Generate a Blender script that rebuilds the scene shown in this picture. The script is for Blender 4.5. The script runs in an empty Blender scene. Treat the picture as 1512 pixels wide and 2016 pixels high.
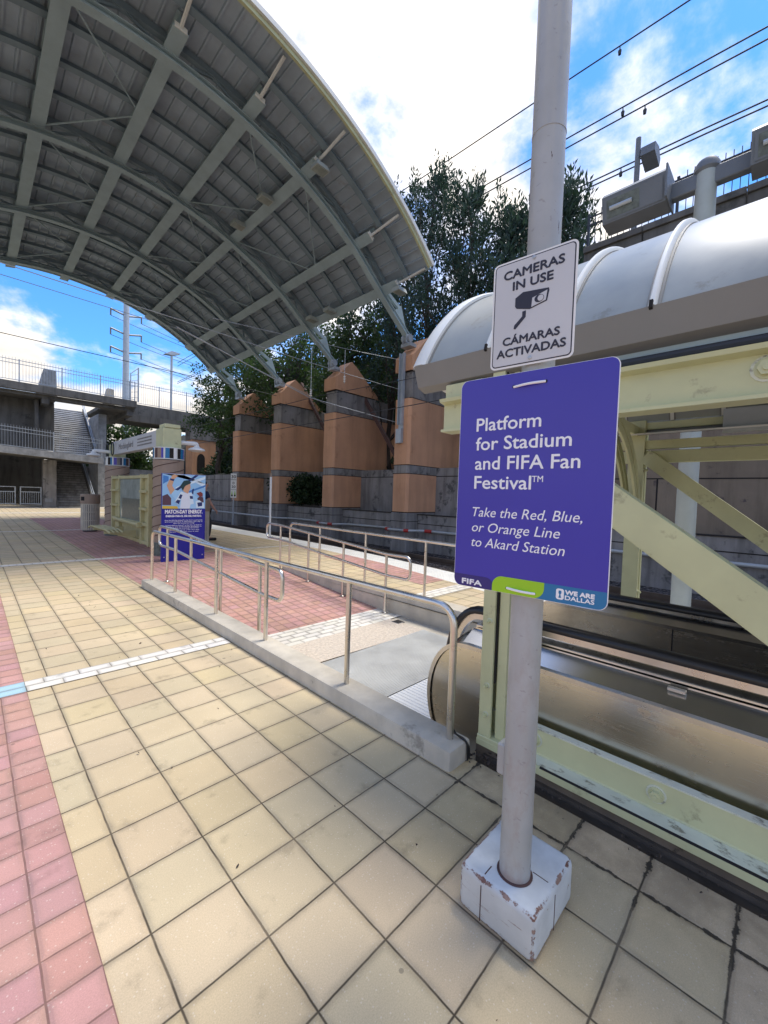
import bpy, bmesh, math, random
import numpy as np
from mathutils import Vector, Matrix
R = math.radians
sc = bpy.context.scene
col = sc.collection
rng = random.Random(7)
nrng = np.random.default_rng(11)

# ------------------------------------------------------------------ camera
def set_camera():
    yaw, pitch, roll = R(45.45), R(-2.22), R(1.88)
    fw = Vector((math.sin(yaw) * math.cos(pitch), math.cos(yaw) * math.cos(pitch), math.sin(pitch)))
    rt = Vector((math.cos(yaw), -math.sin(yaw), 0)); up = rt.cross(fw)
    r2 = rt * math.cos(roll) + up * math.sin(roll)
    u2 = -rt * math.sin(roll) + up * math.cos(roll)
    cd = bpy.data.cameras.new('camera'); cam = bpy.data.objects.new('camera', cd); col.objects.link(cam)
    m = Matrix((r2, u2, -fw)).transposed().to_4x4(); m.translation = Vector((0, 0, 1.5))
    cam.matrix_world = m
    cd.sensor_fit = 'HORIZONTAL'; cd.sensor_width = 36.0; cd.lens = 805.3 / 1512 * 36
    cd.clip_start = 0.05; cd.clip_end = 3000
    sc.camera = cam
set_camera()

# ------------------------------------------------------------------ world, sun, exposure
SUN_AZ, SUN_EL = R(102), R(66)
sundir = Vector((math.sin(SUN_AZ) * math.cos(SUN_EL), math.cos(SUN_AZ) * math.cos(SUN_EL), math.sin(SUN_EL)))
SKY_STRENGTH, CLOUD, CLOUD_GLOW = 0.11, 4.9, 1.3
sc.view_settings.view_transform = 'Standard'
sc.view_settings.look = 'None'
sc.view_settings.gamma = 1.0
sc.view_settings.use_curve_mapping = False
sc.view_settings.exposure = 1.2

class NT:
    def __init__(s, tree): s.t = tree; s.n = tree.nodes; s.l = tree.links
    def new(s, kind, **kw):
        n = s.n.new(kind)
        for k, v in kw.items(): setattr(n, k, v)
        return n
    def put(s, sock, v):
        if isinstance(v, bpy.types.NodeSocket): s.l.new(v, sock)
        elif v is not None: sock.default_value = v
    def math(s, op, a, b=None, c=None, clamp=False):
        n = s.new('ShaderNodeMath', operation=op); n.use_clamp = clamp
        s.put(n.inputs[0], a); s.put(n.inputs[1], b)
        if c is not None: s.put(n.inputs[2], c)
        return n.outputs[0]
    def vmath(s, op, a, b=None):
        n = s.new('ShaderNodeVectorMath', operation=op); s.put(n.inputs[0], a)
        if b is not None: s.put(n.inputs[1], b)
        return n.outputs['Value'] if op == 'DOT_PRODUCT' else n.outputs[0]
    def range(s, v, a, b, c=0., d=1., smooth=True):
        n = s.new('ShaderNodeMapRange'); n.interpolation_type = 'SMOOTHSTEP' if smooth else 'LINEAR'
        for i, x in enumerate((v, a, b, c, d)): s.put(n.inputs[i], x)
        return n.outputs[0]
    def mix(s, f, a, b, blend='MIX'):
        n = s.new('ShaderNodeMix', data_type='RGBA', blend_type=blend)
        for i, x in ((0, f), (6, a), (7, b)):
            if isinstance(x, tuple) and len(x) == 3: x = x + (1,)
            s.put(n.inputs[i], x)
        return n.outputs[2]
    def noise(s, vec, scale, detail=4, rough=.55, dist=0.):
        n = s.new('ShaderNodeTexNoise'); s.put(n.inputs['Vector'], vec)
        n.inputs['Scale'].default_value = scale; n.inputs['Detail'].default_value = detail
        n.inputs['Roughness'].default_value = rough; n.inputs['Distortion'].default_value = dist
        return n.outputs[0]
    def sep(s, v):
        n = s.new('ShaderNodeSeparateXYZ'); s.put(n.inputs[0], v); return n.outputs
    def comb(s, x, y, z=0.):
        n = s.new('ShaderNodeCombineXYZ')
        for i, q in enumerate((x, y, z)): s.put(n.inputs[i], q)
        return n.outputs[0]
    def scale(s, v, t):
        n = s.new('ShaderNodeMapping'); s.put(n.inputs[0], v); n.inputs['Scale'].default_value = t; return n.outputs[0]

def make_world():
    w = bpy.data.worlds.new('World'); sc.world = w; w.use_nodes = True
    t = NT(w.node_tree); t.n.clear()
    out = t.new('ShaderNodeOutputWorld'); bg = t.new('ShaderNodeBackground')
    bg.inputs[1].default_value = SKY_STRENGTH
    sky = t.new('ShaderNodeTexSky', sky_type='NISHITA'); sky.sun_disc = False
    sky.sun_elevation = SUN_EL; sky.sun_rotation = SUN_AZ
    sky.air_density = 1.1; sky.dust_density = 0.25; sky.ozone_density = 3.0
    d = t.new('ShaderNodeTexCoord').outputs['Generated']
    x, y, z = t.sep(d)
    zz = t.math('ADD', t.math('MAXIMUM', z, 0.0), 0.22)
    p = t.comb(t.math('DIVIDE', x, zz), t.math('DIVIDE', y, zz), 3.7)
    n1 = t.noise(p, 1.35, 9, .58, .35)
    n2 = t.noise(t.vmath('ADD', p, (5.3, 2.1, 8.8)), 4.2, 8, .62, .2)
    dens = t.math('ADD', t.math('MULTIPLY', n1, .72), t.math('MULTIPLY', n2, .28))
    glow = t.vmath('DOT_PRODUCT', d, tuple(Vector((0.50, 0.48, 0.72)).normalized()))
    bank = t.range(glow, .80, .985)
    blue_r = t.range(t.vmath('DOT_PRODUCT', d, tuple(Vector((0.82, 0.16, 0.50)).normalized())), .90, .99)
    low = t.range(z, .05, .42, 1., 0.)
    dens = t.math('ADD', dens, t.math('MULTIPLY', bank, .040))
    dens = t.math('SUBTRACT', dens, t.math('MULTIPLY', blue_r, -.012))
    dens = t.math('ADD', dens, t.math('MULTIPLY', low, .115))
    mask = t.range(dens, .455, .60)
    thick = t.range(dens, .56, .78)
    body = t.math('SUBTRACT', CLOUD, t.math('MULTIPLY', t.math('MULTIPLY', thick, t.math('SUBTRACT', 1., bank)), 1.2))
    body = t.math('MULTIPLY', body, t.range(n2, .32, .68, .74, 1.12, False))
    lum = t.math('ADD', body, t.math('MULTIPLY', t.range(glow, .72, 1.), CLOUD_GLOW))
    cc = t.vmath('MULTIPLY', t.comb(lum, lum, lum), (1.07, 1.0, 0.92))
    skyc = t.mix(1., sky.outputs[0], (0.36, 0.74, 1.12), 'MULTIPLY')
    # a thin veil whitens the blue towards the horizon
    c = t.mix(mask, skyc, cc)
    t.l.new(c, bg.inputs[0]); t.l.new(bg.outputs[0], out.inputs[0])
make_world()

def make_sun():
    ld = bpy.data.lights.new('sun', 'SUN'); ld.energy = 1.8; ld.angle = R(20); ld.color = (1, .93, .82)
    o = bpy.data.objects.new('sun', ld); col.objects.link(o)
    o.rotation_euler = sundir.to_track_quat('Z', 'Y').to_euler(); o.location = (0, 0, 40)
make_sun()

# ------------------------------------------------------------------ materials
MATS = {}
def base_mat(name):
    m = bpy.data.materials.new(name); m.use_nodes = True
    t = NT(m.node_tree); b = t.n['Principled BSDF']
    return m, t, b

def mat(name, c, rough=.6, metal=0., var=.18, vscale=2.5, bump=0., bscale=60., c2=None, c2amt=0., c2scale=6., stretch=None, spec=.5, aniso=0., rvar=0., streak=0.):
    """painted / concrete / metal surface: broad tone variation, a second tone in noise patches, fine bump"""
    if name in MATS: return MATS[name]
    m, t, b = base_mat(name)
    v = t.new('ShaderNodeTexCoord').outputs['Object']
    if stretch: vs = t.scale(v, stretch)
    else: vs = v
    n = t.noise(vs, vscale, 6, .6)
    f = t.range(n, .3, .7, 1 - var, 1 + var, False)
    colr = t.vmath('MULTIPLY', t.comb(f, f, f), c)
    if c2 is not None:
        k = t.noise(t.vmath('ADD', vs, (7, 3, 1)), c2scale, 8, .68)
        colr = t.mix(t.range(k, .66 - c2amt, .74 - c2amt * .8), colr, c2)
    if streak:
        k = t.noise(t.scale(v, (1.5, 1.5, .16)), 2.2, 6, .62)
        g = t.range(k, .40, .72, 1., 1 - streak)
        colr = t.vmath('MULTIPLY', colr, t.comb(g, g, g))
    t.l.new(colr, b.inputs['Base Color'])
    b.inputs['Metallic'].default_value = metal; b.inputs['Specular IOR Level'].default_value = spec
    if rvar: t.l.new(t.range(n, .3, .7, rough - rvar, rough + rvar, False), b.inputs['Roughness'])
    else: b.inputs['Roughness'].default_value = rough
    if aniso: b.inputs['Anisotropic'].default_value = aniso
    if bump:
        bn = t.new('ShaderNodeBump'); bn.inputs['Strength'].default_value = bump; bn.inputs['Distance'].default_value = .01
        t.l.new(t.noise(v, bscale, 5, .6), bn.inputs['Height']); t.l.new(bn.outputs[0], b.inputs['Normal'])
    MATS[name] = m; return m

def paver(name, c, sx, sy, ox, oy, joint=.006, jc=(.07, .06, .05), var=.10, tint=(.1, .06), speck=.28, row_shift=0., dirt=.35, c_alt=None):
    if name in MATS: return MATS[name]
    m, t, b = base_mat(name)
    v = t.new('ShaderNodeTexCoord').outputs['Object']
    x, y, z = t.sep(v)
    wob = t.noise(v, 9, 2, .5)
    w = t.math('MULTIPLY', t.math('SUBTRACT', wob, .5), .006)
    vv = t.math('DIVIDE', t.math('ADD', t.math('SUBTRACT', y, oy), w), sy)
    fy = t.math('FLOOR', vv)
    u = t.math('DIVIDE', t.math('ADD', t.math('SUBTRACT', x, ox), w), sx)
    if row_shift: u = t.math('ADD', u, t.math('MULTIPLY', t.math('PINGPONG', fy, 1.), row_shift))
    fx = t.math('FLOOR', u)
    def dd(q, s):
        f = t.math('FRACT', q); return t.math('MULTIPLY', t.math('MINIMUM', f, t.math('SUBTRACT', 1., f)), s)
    d = t.math('MINIMUM', dd(u, sx), dd(vv, sy))
    wn = t.new('ShaderNodeTexWhiteNoise', noise_dimensions='3D'); t.l.new(t.comb(fx, fy, 1.), wn.inputs[0])
    wr, wg, wb = t.sep(wn.outputs[1])
    g = t.range(wr, 0., 1., 1 - var, 1 + var, False)
    colr = t.vmath('MULTIPLY', t.comb(g, t.math('MULTIPLY', g, t.range(wg, 0, 1, 1 - tint[0] * .5, 1 + tint[0] * .3, False)), t.math('MULTIPLY', g, t.range(wb, 0, 1, 1 - tint[1] * 2, 1 + tint[1], False))), c)
    if c_alt is not None: colr = t.mix(t.range(wb, .55, .9, 0, .8), colr, c_alt)
    big = t.noise(v, .9, 5, .6)
    g2 = t.range(big, .3, .7, .84, 1.1, False); colr = t.vmath('MULTIPLY', colr, t.comb(g2, g2, g2))
    st = t.noise(t.vmath('ADD', v, (3, 9, 0)), 5.5, 6, .65)
    g3 = t.range(st, .56, .74, 1., .72); colr = t.vmath('MULTIPLY', colr, t.comb(g3, g3, g3))
    fine = t.noise(v, 240, 3, .7)
    g4 = t.range(fine, .3, .7, .86, 1.12, False); colr = t.vmath('MULTIPLY', colr, t.comb(g4, g4, g4))
    if speck:
        vo = t.new('ShaderNodeTexVoronoi'); t.l.new(v, vo.inputs['Vector']); vo.inputs['Scale'].default_value = 110
        sr, sg, sb = t.sep(vo.outputs['Color'])
        sp = t.math('MULTIPLY', t.math('MULTIPLY', t.math('LESS_THAN', vo.outputs['Distance'], .30), t.math('GREATER_THAN', sr, .86)), speck)
        colr = t.mix(sp, colr, (.80, .74, .62))
        vo2 = t.new('ShaderNodeTexVoronoi'); t.l.new(v, vo2.inputs['Vector']); vo2.inputs['Scale'].default_value = 5.
        sr2, _, _ = t.sep(vo2.outputs['Color'])
        gum = t.math('MULTIPLY', t.math('LESS_THAN', vo2.outputs['Distance'], t.math('MULTIPLY', t.sep(vo2.outputs['Color'])[1], .11)), t.math('GREATER_THAN', sr2, .70))
        colr = t.mix(t.math('MULTIPLY', gum, .5), colr, (.10, .085, .07))
    grime = t.range(d, joint * .5, .035, dirt, 0.)
    grime = t.math('MULTIPLY', grime, t.range(t.noise(v, 6, 4, .6), .35, .65, .35, 1.))
    colr = t.mix(grime, colr, (.13, .115, .09))
    if name == 'cream pavers':     # canopy shade and dirt painted in along the escalator frame, with black joint grime
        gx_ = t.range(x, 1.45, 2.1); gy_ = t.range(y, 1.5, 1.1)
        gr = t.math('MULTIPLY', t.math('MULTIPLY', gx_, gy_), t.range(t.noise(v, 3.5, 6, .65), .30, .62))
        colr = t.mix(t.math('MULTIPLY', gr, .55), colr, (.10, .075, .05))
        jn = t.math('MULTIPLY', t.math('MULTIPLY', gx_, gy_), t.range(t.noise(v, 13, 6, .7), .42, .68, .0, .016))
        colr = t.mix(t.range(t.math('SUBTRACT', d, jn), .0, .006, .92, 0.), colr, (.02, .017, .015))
    jm = t.range(d, joint * .45, joint * .95)
    jn2 = t.mix(t.range(t.noise(v, 4.5, 5, .65), .36, .58, 0., .85), jc, t.vmath('MULTIPLY', colr, (.62, .60, .56)))
    colr = t.mix(jm, jn2, colr)
    t.l.new(colr, b.inputs['Base Color']); b.inputs['Roughness'].default_value = .82; b.inputs['Specular IOR Level'].default_value = .3
    bn = t.new('ShaderNodeBump'); bn.inputs['Strength'].default_value = .6; bn.inputs['Distance'].default_value = .006
    h = t.math('ADD', t.range(d, joint * .3, .016), t.math('MULTIPLY', fine, .10))
    h = t.math('ADD', h, t.math('MULTIPLY', wr, .25))
    t.l.new(h, bn.inputs['Height']); t.l.new(bn.outputs[0], b.inputs['Normal'])
    MATS[name] = m; return m

S = .2795
M = {}
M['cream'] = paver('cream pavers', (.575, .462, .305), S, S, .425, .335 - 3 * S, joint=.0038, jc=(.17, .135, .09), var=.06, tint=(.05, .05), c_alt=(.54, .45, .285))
M['pink'] = paver('pink pavers', (.50, .285, .25), S / 2, S / 2, .288, .335, joint=.0045, jc=(.18, .10, .09), var=.09, speck=.3)
M['white_paver'] = paver('white pavers', (.76, .72, .64), S * .78, .105, .288, 3.84, joint=.006, jc=(.2, .19, .17), var=.06, tint=(.03, .02), speck=.2, row_shift=.5)
M['blue_paver'] = paver('pale blue pavers', (.38, .55, .64), .5, .105, .288, 3.84, joint=.005, jc=(.2, .22, .25), var=.05, tint=(.03, .02), speck=.2)
M['tactile'] = mat('white tactile strip', (.68, .67, .62), .8, var=.08, vscale=3, c2=(.4, .38, .34), c2amt=.02, bump=.3, bscale=120)
M['concrete'] = mat('curb concrete', (.55, .495, .40), .85, var=.16, vscale=4, bump=.35, bscale=90, c2=(.30, .27, .22), c2amt=.05, c2scale=3, streak=.12)
M['concrete_grey'] = mat('grey concrete', (.25, .24, .235), .9, var=.2, vscale=1.2, bump=.3, bscale=30, c2=(.10, .10, .10), c2amt=.1, c2scale=2, streak=.45)
M['concrete_dark'] = mat('bridge concrete', (.14, .135, .125), .9, var=.22, vscale=.6, c2=(.08, .08, .075), c2amt=.1, c2scale=1.2, streak=.4)
M['wall_brown'] = mat('brown grey wall panel', (.225, .18, .135), .9, var=.14, vscale=1.0, c2=(.10, .08, .075), c2amt=.06, c2scale=3, streak=.35, bump=.2, bscale=25)
M['peach'] = mat('peach stucco', (.58, .32, .19), .9, var=.12, vscale=.7, c2=(.48, .25, .145), c2amt=.07, c2scale=1.0, bump=.5, bscale=70, streak=.15)
M['agg'] = mat('exposed aggregate', (.60, .52, .42), .9, var=.2, vscale=30, c2=(.45, .33, .25), c2amt=.12, c2scale=45, bump=.6, bscale=70)
M['green'] = mat('pale green paint', (.54, .55, .325), .5, var=.10, vscale=3, c2=(.36, .35, .21), c2amt=.07, c2scale=6, bump=.12, bscale=14, rvar=.1)
M['plinth'] = mat('dark brown plinth', (.17, .135, .10), .9, var=.3, vscale=4, c2=(.03, .025, .02), c2amt=.05, streak=.3)
M['ledge'] = mat('dirty pale green ledge', (.60, .62, .50), .5, var=.16, vscale=6, c2=(.20, .19, .14), c2amt=.115, c2scale=13, stretch=(1, .55, 1))
M['green_shade'] = mat('canopy steel paint', (.36, .46, .495), .55, var=.12, vscale=2)  # steel tinted blue as well, flare haze put into the colour
M['steel'] = mat('brushed steel rail', (.68, .645, .59), .30, 1., var=.10, vscale=8, rvar=.06)
def steel_panel():
    m, t, b = base_mat('brushed steel panel')
    v = t.new('ShaderNodeTexCoord').outputs['Object']; x, y, z = t.sep(v)
    n = t.noise(t.scale(v, (1, .8, .5)), 1.6, 6, .6)
    f = t.range(n, .3, .7, .88, 1.08, False)
    c = t.vmath('MULTIPLY', t.comb(f, f, f), (.76, .71, .62))
    br = t.noise(t.scale(v, (4, 1.2, 160)), 3, 3, .6)      # fine horizontal brushing
    st = t.math('MULTIPLY', t.range(t.noise(t.scale(v, (1, 1, 2.2)), 4.5, 8, .72), .54, .70), .45)
    c = t.mix(st, c, (.42, .33, .24))
    t.l.new(c, b.inputs['Base Color']); b.inputs['Metallic'].default_value = 1.
    r = t.math('ADD', t.range(br, .3, .7, .16, .28, False), t.math('MULTIPLY', st, .35)); t.l.new(r, b.inputs['Roughness'])
    b.inputs['Anisotropic'].default_value = .4
    bn = t.new('ShaderNodeBump'); bn.inputs['Strength'].default_value = .06; bn.inputs['Distance'].default_value = .002
    t.l.new(br, bn.inputs['Height']); t.l.new(bn.outputs[0], b.inputs['Normal'])
    return m
M['panel'] = steel_panel()
M['deck'] = mat('polished steel deck', (.66, .66, .65), .20, 1., var=.10, vscale=3, stretch=(1, .2, 1), rvar=.07)
M['plate'] = mat('ribbed metal landing plate', (.60, .60, .57), .5, .5, var=.07, vscale=3, rvar=.06)
M['black'] = mat('black rubber', (.012, .012, .014), .35, var=.1, spec=.5)
M['dark'] = mat('dark joint', (.016, .014, .014), .9, var=.2)
M['soot'] = mat('dark stained concrete', (.075, .062, .05), .95, var=.4, vscale=6, c2=(.16, .14, .11), c2amt=.0)
def worn_block():
    m, t, b = base_mat('chipped white block paint')
    v = t.new('ShaderNodeTexCoord').outputs['Object']; x, y, z = t.sep(v)
    n = t.new('ShaderNodeNewGeometry').outputs['Normal']; a = t.vmath('ABSOLUTE', n); ax, ay, az = t.sep(a)
    flat = t.math('MAXIMUM', t.math('MAXIMUM', ax, ay), az)
    edge = t.range(flat, .995, .80, 0., .17)
    low = t.range(z, .05, .0, 0., .12)
    k = t.noise(t.scale(v, (1, 1, 1.5)), 21, 10, .78)
    k2 = t.noise(t.scale(v, (1, .35, 5)), 26, 6, .7)
    side = t.math('MULTIPLY', t.range(ax, .6, .95), .07)
    chip = t.range(t.math('ADD', t.math('ADD', k, edge), low), .640, .665)
    scr = t.range(t.math('ADD', k2, side), .70, .73)
    dirt = t.range(t.noise(v, 5, 5, .6), .35, .7, .80, 1.05)
    base = t.vmath('MULTIPLY', t.comb(dirt, dirt, dirt), (.64, .675, .69))
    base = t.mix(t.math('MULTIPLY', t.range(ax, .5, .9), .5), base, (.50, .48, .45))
    rust = t.mix(t.range(t.noise(v, 40, 3), .35, .65), (.16, .07, .05), (.30, .20, .16))
    vo = t.new('ShaderNodeTexVoronoi'); t.l.new(v, vo.inputs['Vector']); vo.inputs['Scale'].default_value = 75
    sr, sg, sb = t.sep(vo.outputs['Color'])
    spk = t.math('MULTIPLY', t.math('MULTIPLY', t.math('LESS_THAN', vo.outputs['Distance'], t.math('MULTIPLY', sg, .38)), t.math('GREATER_THAN', sr, .80)), t.range(x, 1.42, 1.52))
    chip = t.math('MAXIMUM', chip, spk)
    c = t.mix(t.math('MAXIMUM', chip, t.math('MULTIPLY', scr, .8)), base, rust)
    t.l.new(c, b.inputs['Base Color']); b.inputs['Roughness'].default_value = .55
    bn = t.new('ShaderNodeBump'); bn.inputs['Strength'].default_value = .5; bn.inputs['Distance'].default_value = .003
    t.l.new(t.math('SUBTRACT', 1., chip), bn.inputs['Height']); t.l.new(bn.outputs[0], b.inputs['Normal'])
    return m
M['blockwhite'] = worn_block()
def pole_paint():
    m, t, b = base_mat('scuffed white pole paint')
    v = t.new('ShaderNodeTexCoord').outputs['Object']; x, y, z = t.sep(v)
    g = t.range(t.noise(v, 2.2, 6, .6), .3, .7, .86, 1.08)
    c = t.vmath('MULTIPLY', t.comb(g, g, g), (.395, .405, .40))
    smudge = t.range(t.noise(t.scale(v, (1, 1, .45)), 9, 8, .7), .44, .66, 0., .6)
    c = t.mix(t.math('MULTIPLY', smudge, t.range(z, 2.2, .2)), c, (.33, .27, .235))
    scr = t.range(t.noise(t.vmath('ADD', t.scale(v, (1.6, .5, 1.2)), t.comb(t.math('MULTIPLY', z, .6), 0., 0.)), 38, 4, .6), .635, .67, 0., .5)
    c = t.mix(scr, c, (.24, .22, .22))
    chip = t.range(t.math('ADD', t.noise(t.scale(v, (1, 1, .22)), 34, 6, .7), t.range(z, .6, .15, 0., .05)), .685, .70)
    c = t.mix(chip, c, (.075, .045, .045))
    foot = t.math('MULTIPLY', t.range(z, .25, .17, 0., .5), t.range(t.noise(v, 12, 5), .4, .65))
    c = t.mix(foot, c, (.25, .15, .11))
    t.l.new(c, b.inputs['Base Color']); t.l.new(t.range(smudge, 0, .5, .36, .6), b.inputs['Roughness'])
    bn = t.new('ShaderNodeBump'); bn.inputs['Strength'].default_value = .35; bn.inputs['Distance'].default_value = .004
    t.l.new(t.math('SUBTRACT', t.noise(v, 7, 4), t.math('MULTIPLY', chip, .3)), bn.inputs['Height']); t.l.new(bn.outputs[0], b.inputs['Normal'])
    return m
M['polewhite'] = pole_paint()
M['grey_paint'] = mat('blue grey post paint', (.15, .165, .185), .5, var=.08)
M['pale_paint'] = mat('pale grey green post paint', (.42, .46, .44), .5, var=.1)
M['galv'] = mat('galvanised steel', (.42, .46, .50), .5, .5, var=.12)
M['light_roof'] = mat('translucent white roof panel', (.28, .30, .292), .34, .0, var=.18, vscale=1.6, c2=(.22, .225, .20), c2amt=.07, c2scale=5, rvar=.08)
M['alu'] = mat('white roof rib', (.70, .71, .68), .45, var=.06)
M['fascia_grey'] = mat('grey eave fascia', (.22, .22, .212), .55, var=.06, c2=(.22, .2, .19), c2amt=.03)
M['deckmetal'] = mat('corrugated roof deck', (.35, .42, .49), .7, var=.14, vscale=1.5, c2=(.32, .35, .39), c2amt=.08, c2scale=2.5)  # blue added to the colour to paint in flare haze under the roof
M['purlin'] = mat('shaded purlin paint', (.20, .265, .31), .6, var=.12, vscale=2)  # purlins and web braces coloured darker to paint in the shade under the deck
M['white'] = mat('white', (.78, .78, .76), .5, var=.05)
M['lamp_white'] = mat('white lamp enamel', (.8, .8, .78), .35, var=.04)
M['purple'] = mat('purple sign face', (.050, .038, .37), .33, var=.04, vscale=1.5)
M['purple_dark'] = mat('dark purple print', (.030, .018, .17), .45, var=.03)
M['lime'] = mat('lime print', (.33, .60, .015), .45, var=.05)
M['teal'] = mat('blue print', (.015, .17, .37), .45, var=.05)
M['print_white'] = mat('white print', (.86, .86, .88), .5, var=.02)
M['sign_face'] = mat('grey white sign face', (.56, .565, .575), .5, var=.05, vscale=2, c2=(.5, .48, .5), c2amt=-.02)
M['sign_black'] = mat('black print', (.022, .02, .035), .5, var=.1)
M['poster'] = mat('deep blue poster', (.010, .012, .27), .4, var=.05)
M['kiosk'] = mat('brown kiosk column', (.33, .245, .185), .7, var=.12, vscale=2, streak=.2)
M['kiosk_green'] = mat('olive kiosk paint', (.47, .43, .23), .6, var=.12, vscale=3)
M['glass'] = mat('grey map panel', (.32, .36, .33), .12, var=.25, vscale=3)
M['map'] = mat('map print', (.10, .12, .11), .3, var=.5, vscale=14)
M['skin'] = mat('skin', (.45, .24, .17), .55, var=.05)
M['navy'] = mat('navy cloth', (.018, .022, .06), .85, var=.15, vscale=20)
M['trouser'] = mat('dark trousers', (.03, .03, .035), .85, var=.15, vscale=20)
M['hair'] = mat('dark hair', (.012, .009, .008), .6, var=.2, vscale=40)
M['bark'] = mat('bark', (.055, .042, .035), .95, var=.35, vscale=5, stretch=(3, 3, .4))
M['red'] = mat('red pipe coupling', (.38, .03, .025), .5, var=.12)
M['pipe'] = mat('grey pipe', (.40, .42, .43), .5, .2, var=.12)
M['rust'] = mat('dark rusty steel', (.085, .045, .04), .8, var=.25)
M['rail_steel'] = mat('rusty rail', (.13, .10, .08), .5, .5, var=.2)
M['earth'] = mat('dark earth slope', (.035, .037, .026), .95, var=.4, vscale=1)
M['stone'] = mat('grey stone wall', (.30, .31, .32), .9, var=.3, vscale=2.5, streak=.2)
M['wire'] = mat('wire', (.03, .035, .045), .6, var=.1)
M['wire_bright'] = mat('bright wire', (.42, .45, .47), .45, .5, var=.1)

def leaf_mat(name, c, c2, transl=.25):
    m, t, b = base_mat(name)
    v = t.new('ShaderNodeTexCoord').outputs['Object']
    rnd = t.new('ShaderNodeObjectInfo').outputs['Random']
    n = t.noise(v, .9, 4, .6); n2 = t.noise(v, 9, 2, .5)
    k = t.math('ADD', t.math('MULTIPLY', n, .6), t.math('MULTIPLY', n2, .4))
    t.l.new(t.mix(t.range(k, .35, .65), c, c2), b.inputs['Base Color'])
    b.inputs['Roughness'].default_value = .6; b.inputs['Specular IOR Level'].default_value = .3
    tr = t.new('ShaderNodeBsdfTranslucent'); tr.inputs[0].default_value = (c2[0] * 1.3, c2[1] * 1.5, c2[2], 1)
    mx = t.new('ShaderNodeMixShader'); mx.inputs[0].default_value = transl
    t.l.new(b.outputs[0], mx.inputs[1]); t.l.new(tr.outputs[0], mx.inputs[2])
    t.l.new(mx.outputs[0], t.n['Material Output'].inputs[0])
    return m
M['juniper'] = leaf_mat('juniper needles', (.018, .036, .032), (.042, .075, .056), .2)
M['leaves'] = leaf_mat('small leaves', (.022, .042, .018), (.055, .09, .03), .3)
M['ivy'] = leaf_mat('ivy', (.012, .026, .012), (.030, .055, .022), .15)

def gravel_mat():
    m, t, b = base_mat('track ballast')
    v = t.new('ShaderNodeTexCoord').outputs['Object']
    vo = t.new('ShaderNodeTexVoronoi'); t.l.new(v, vo.inputs['Vector']); vo.inputs['Scale'].default_value = 17
    r, g, bb = t.sep(vo.outputs['Color'])
    k = t.math('POWER', r, 1.6)
    c = t.mix(k, (.035, .028, .026), (.36, .31, .29))
    c = t.mix(t.range(vo.outputs['Distance'], .25, .6, 0, .85), c, (.012, .01, .01))
    n = t.noise(v, .8, 4); f = t.range(n, .3, .7, .7, 1.15, False)
    c = t.vmath('MULTIPLY', c, t.comb(f, f, f))
    t.l.new(c, b.inputs['Base Color']); b.inputs['Roughness'].default_value = .95
    bn = t.new('ShaderNodeBump'); bn.inputs['Strength'].default_value = 1.; bn.inputs['Distance'].default_value = .04
    t.l.new(t.math('SUBTRACT', 1., vo.outputs['Distance']), bn.inputs['Height']); t.l.new(bn.outputs[0], b.inputs['Normal'])
    return m
M['gravel'] = gravel_mat()

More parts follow.
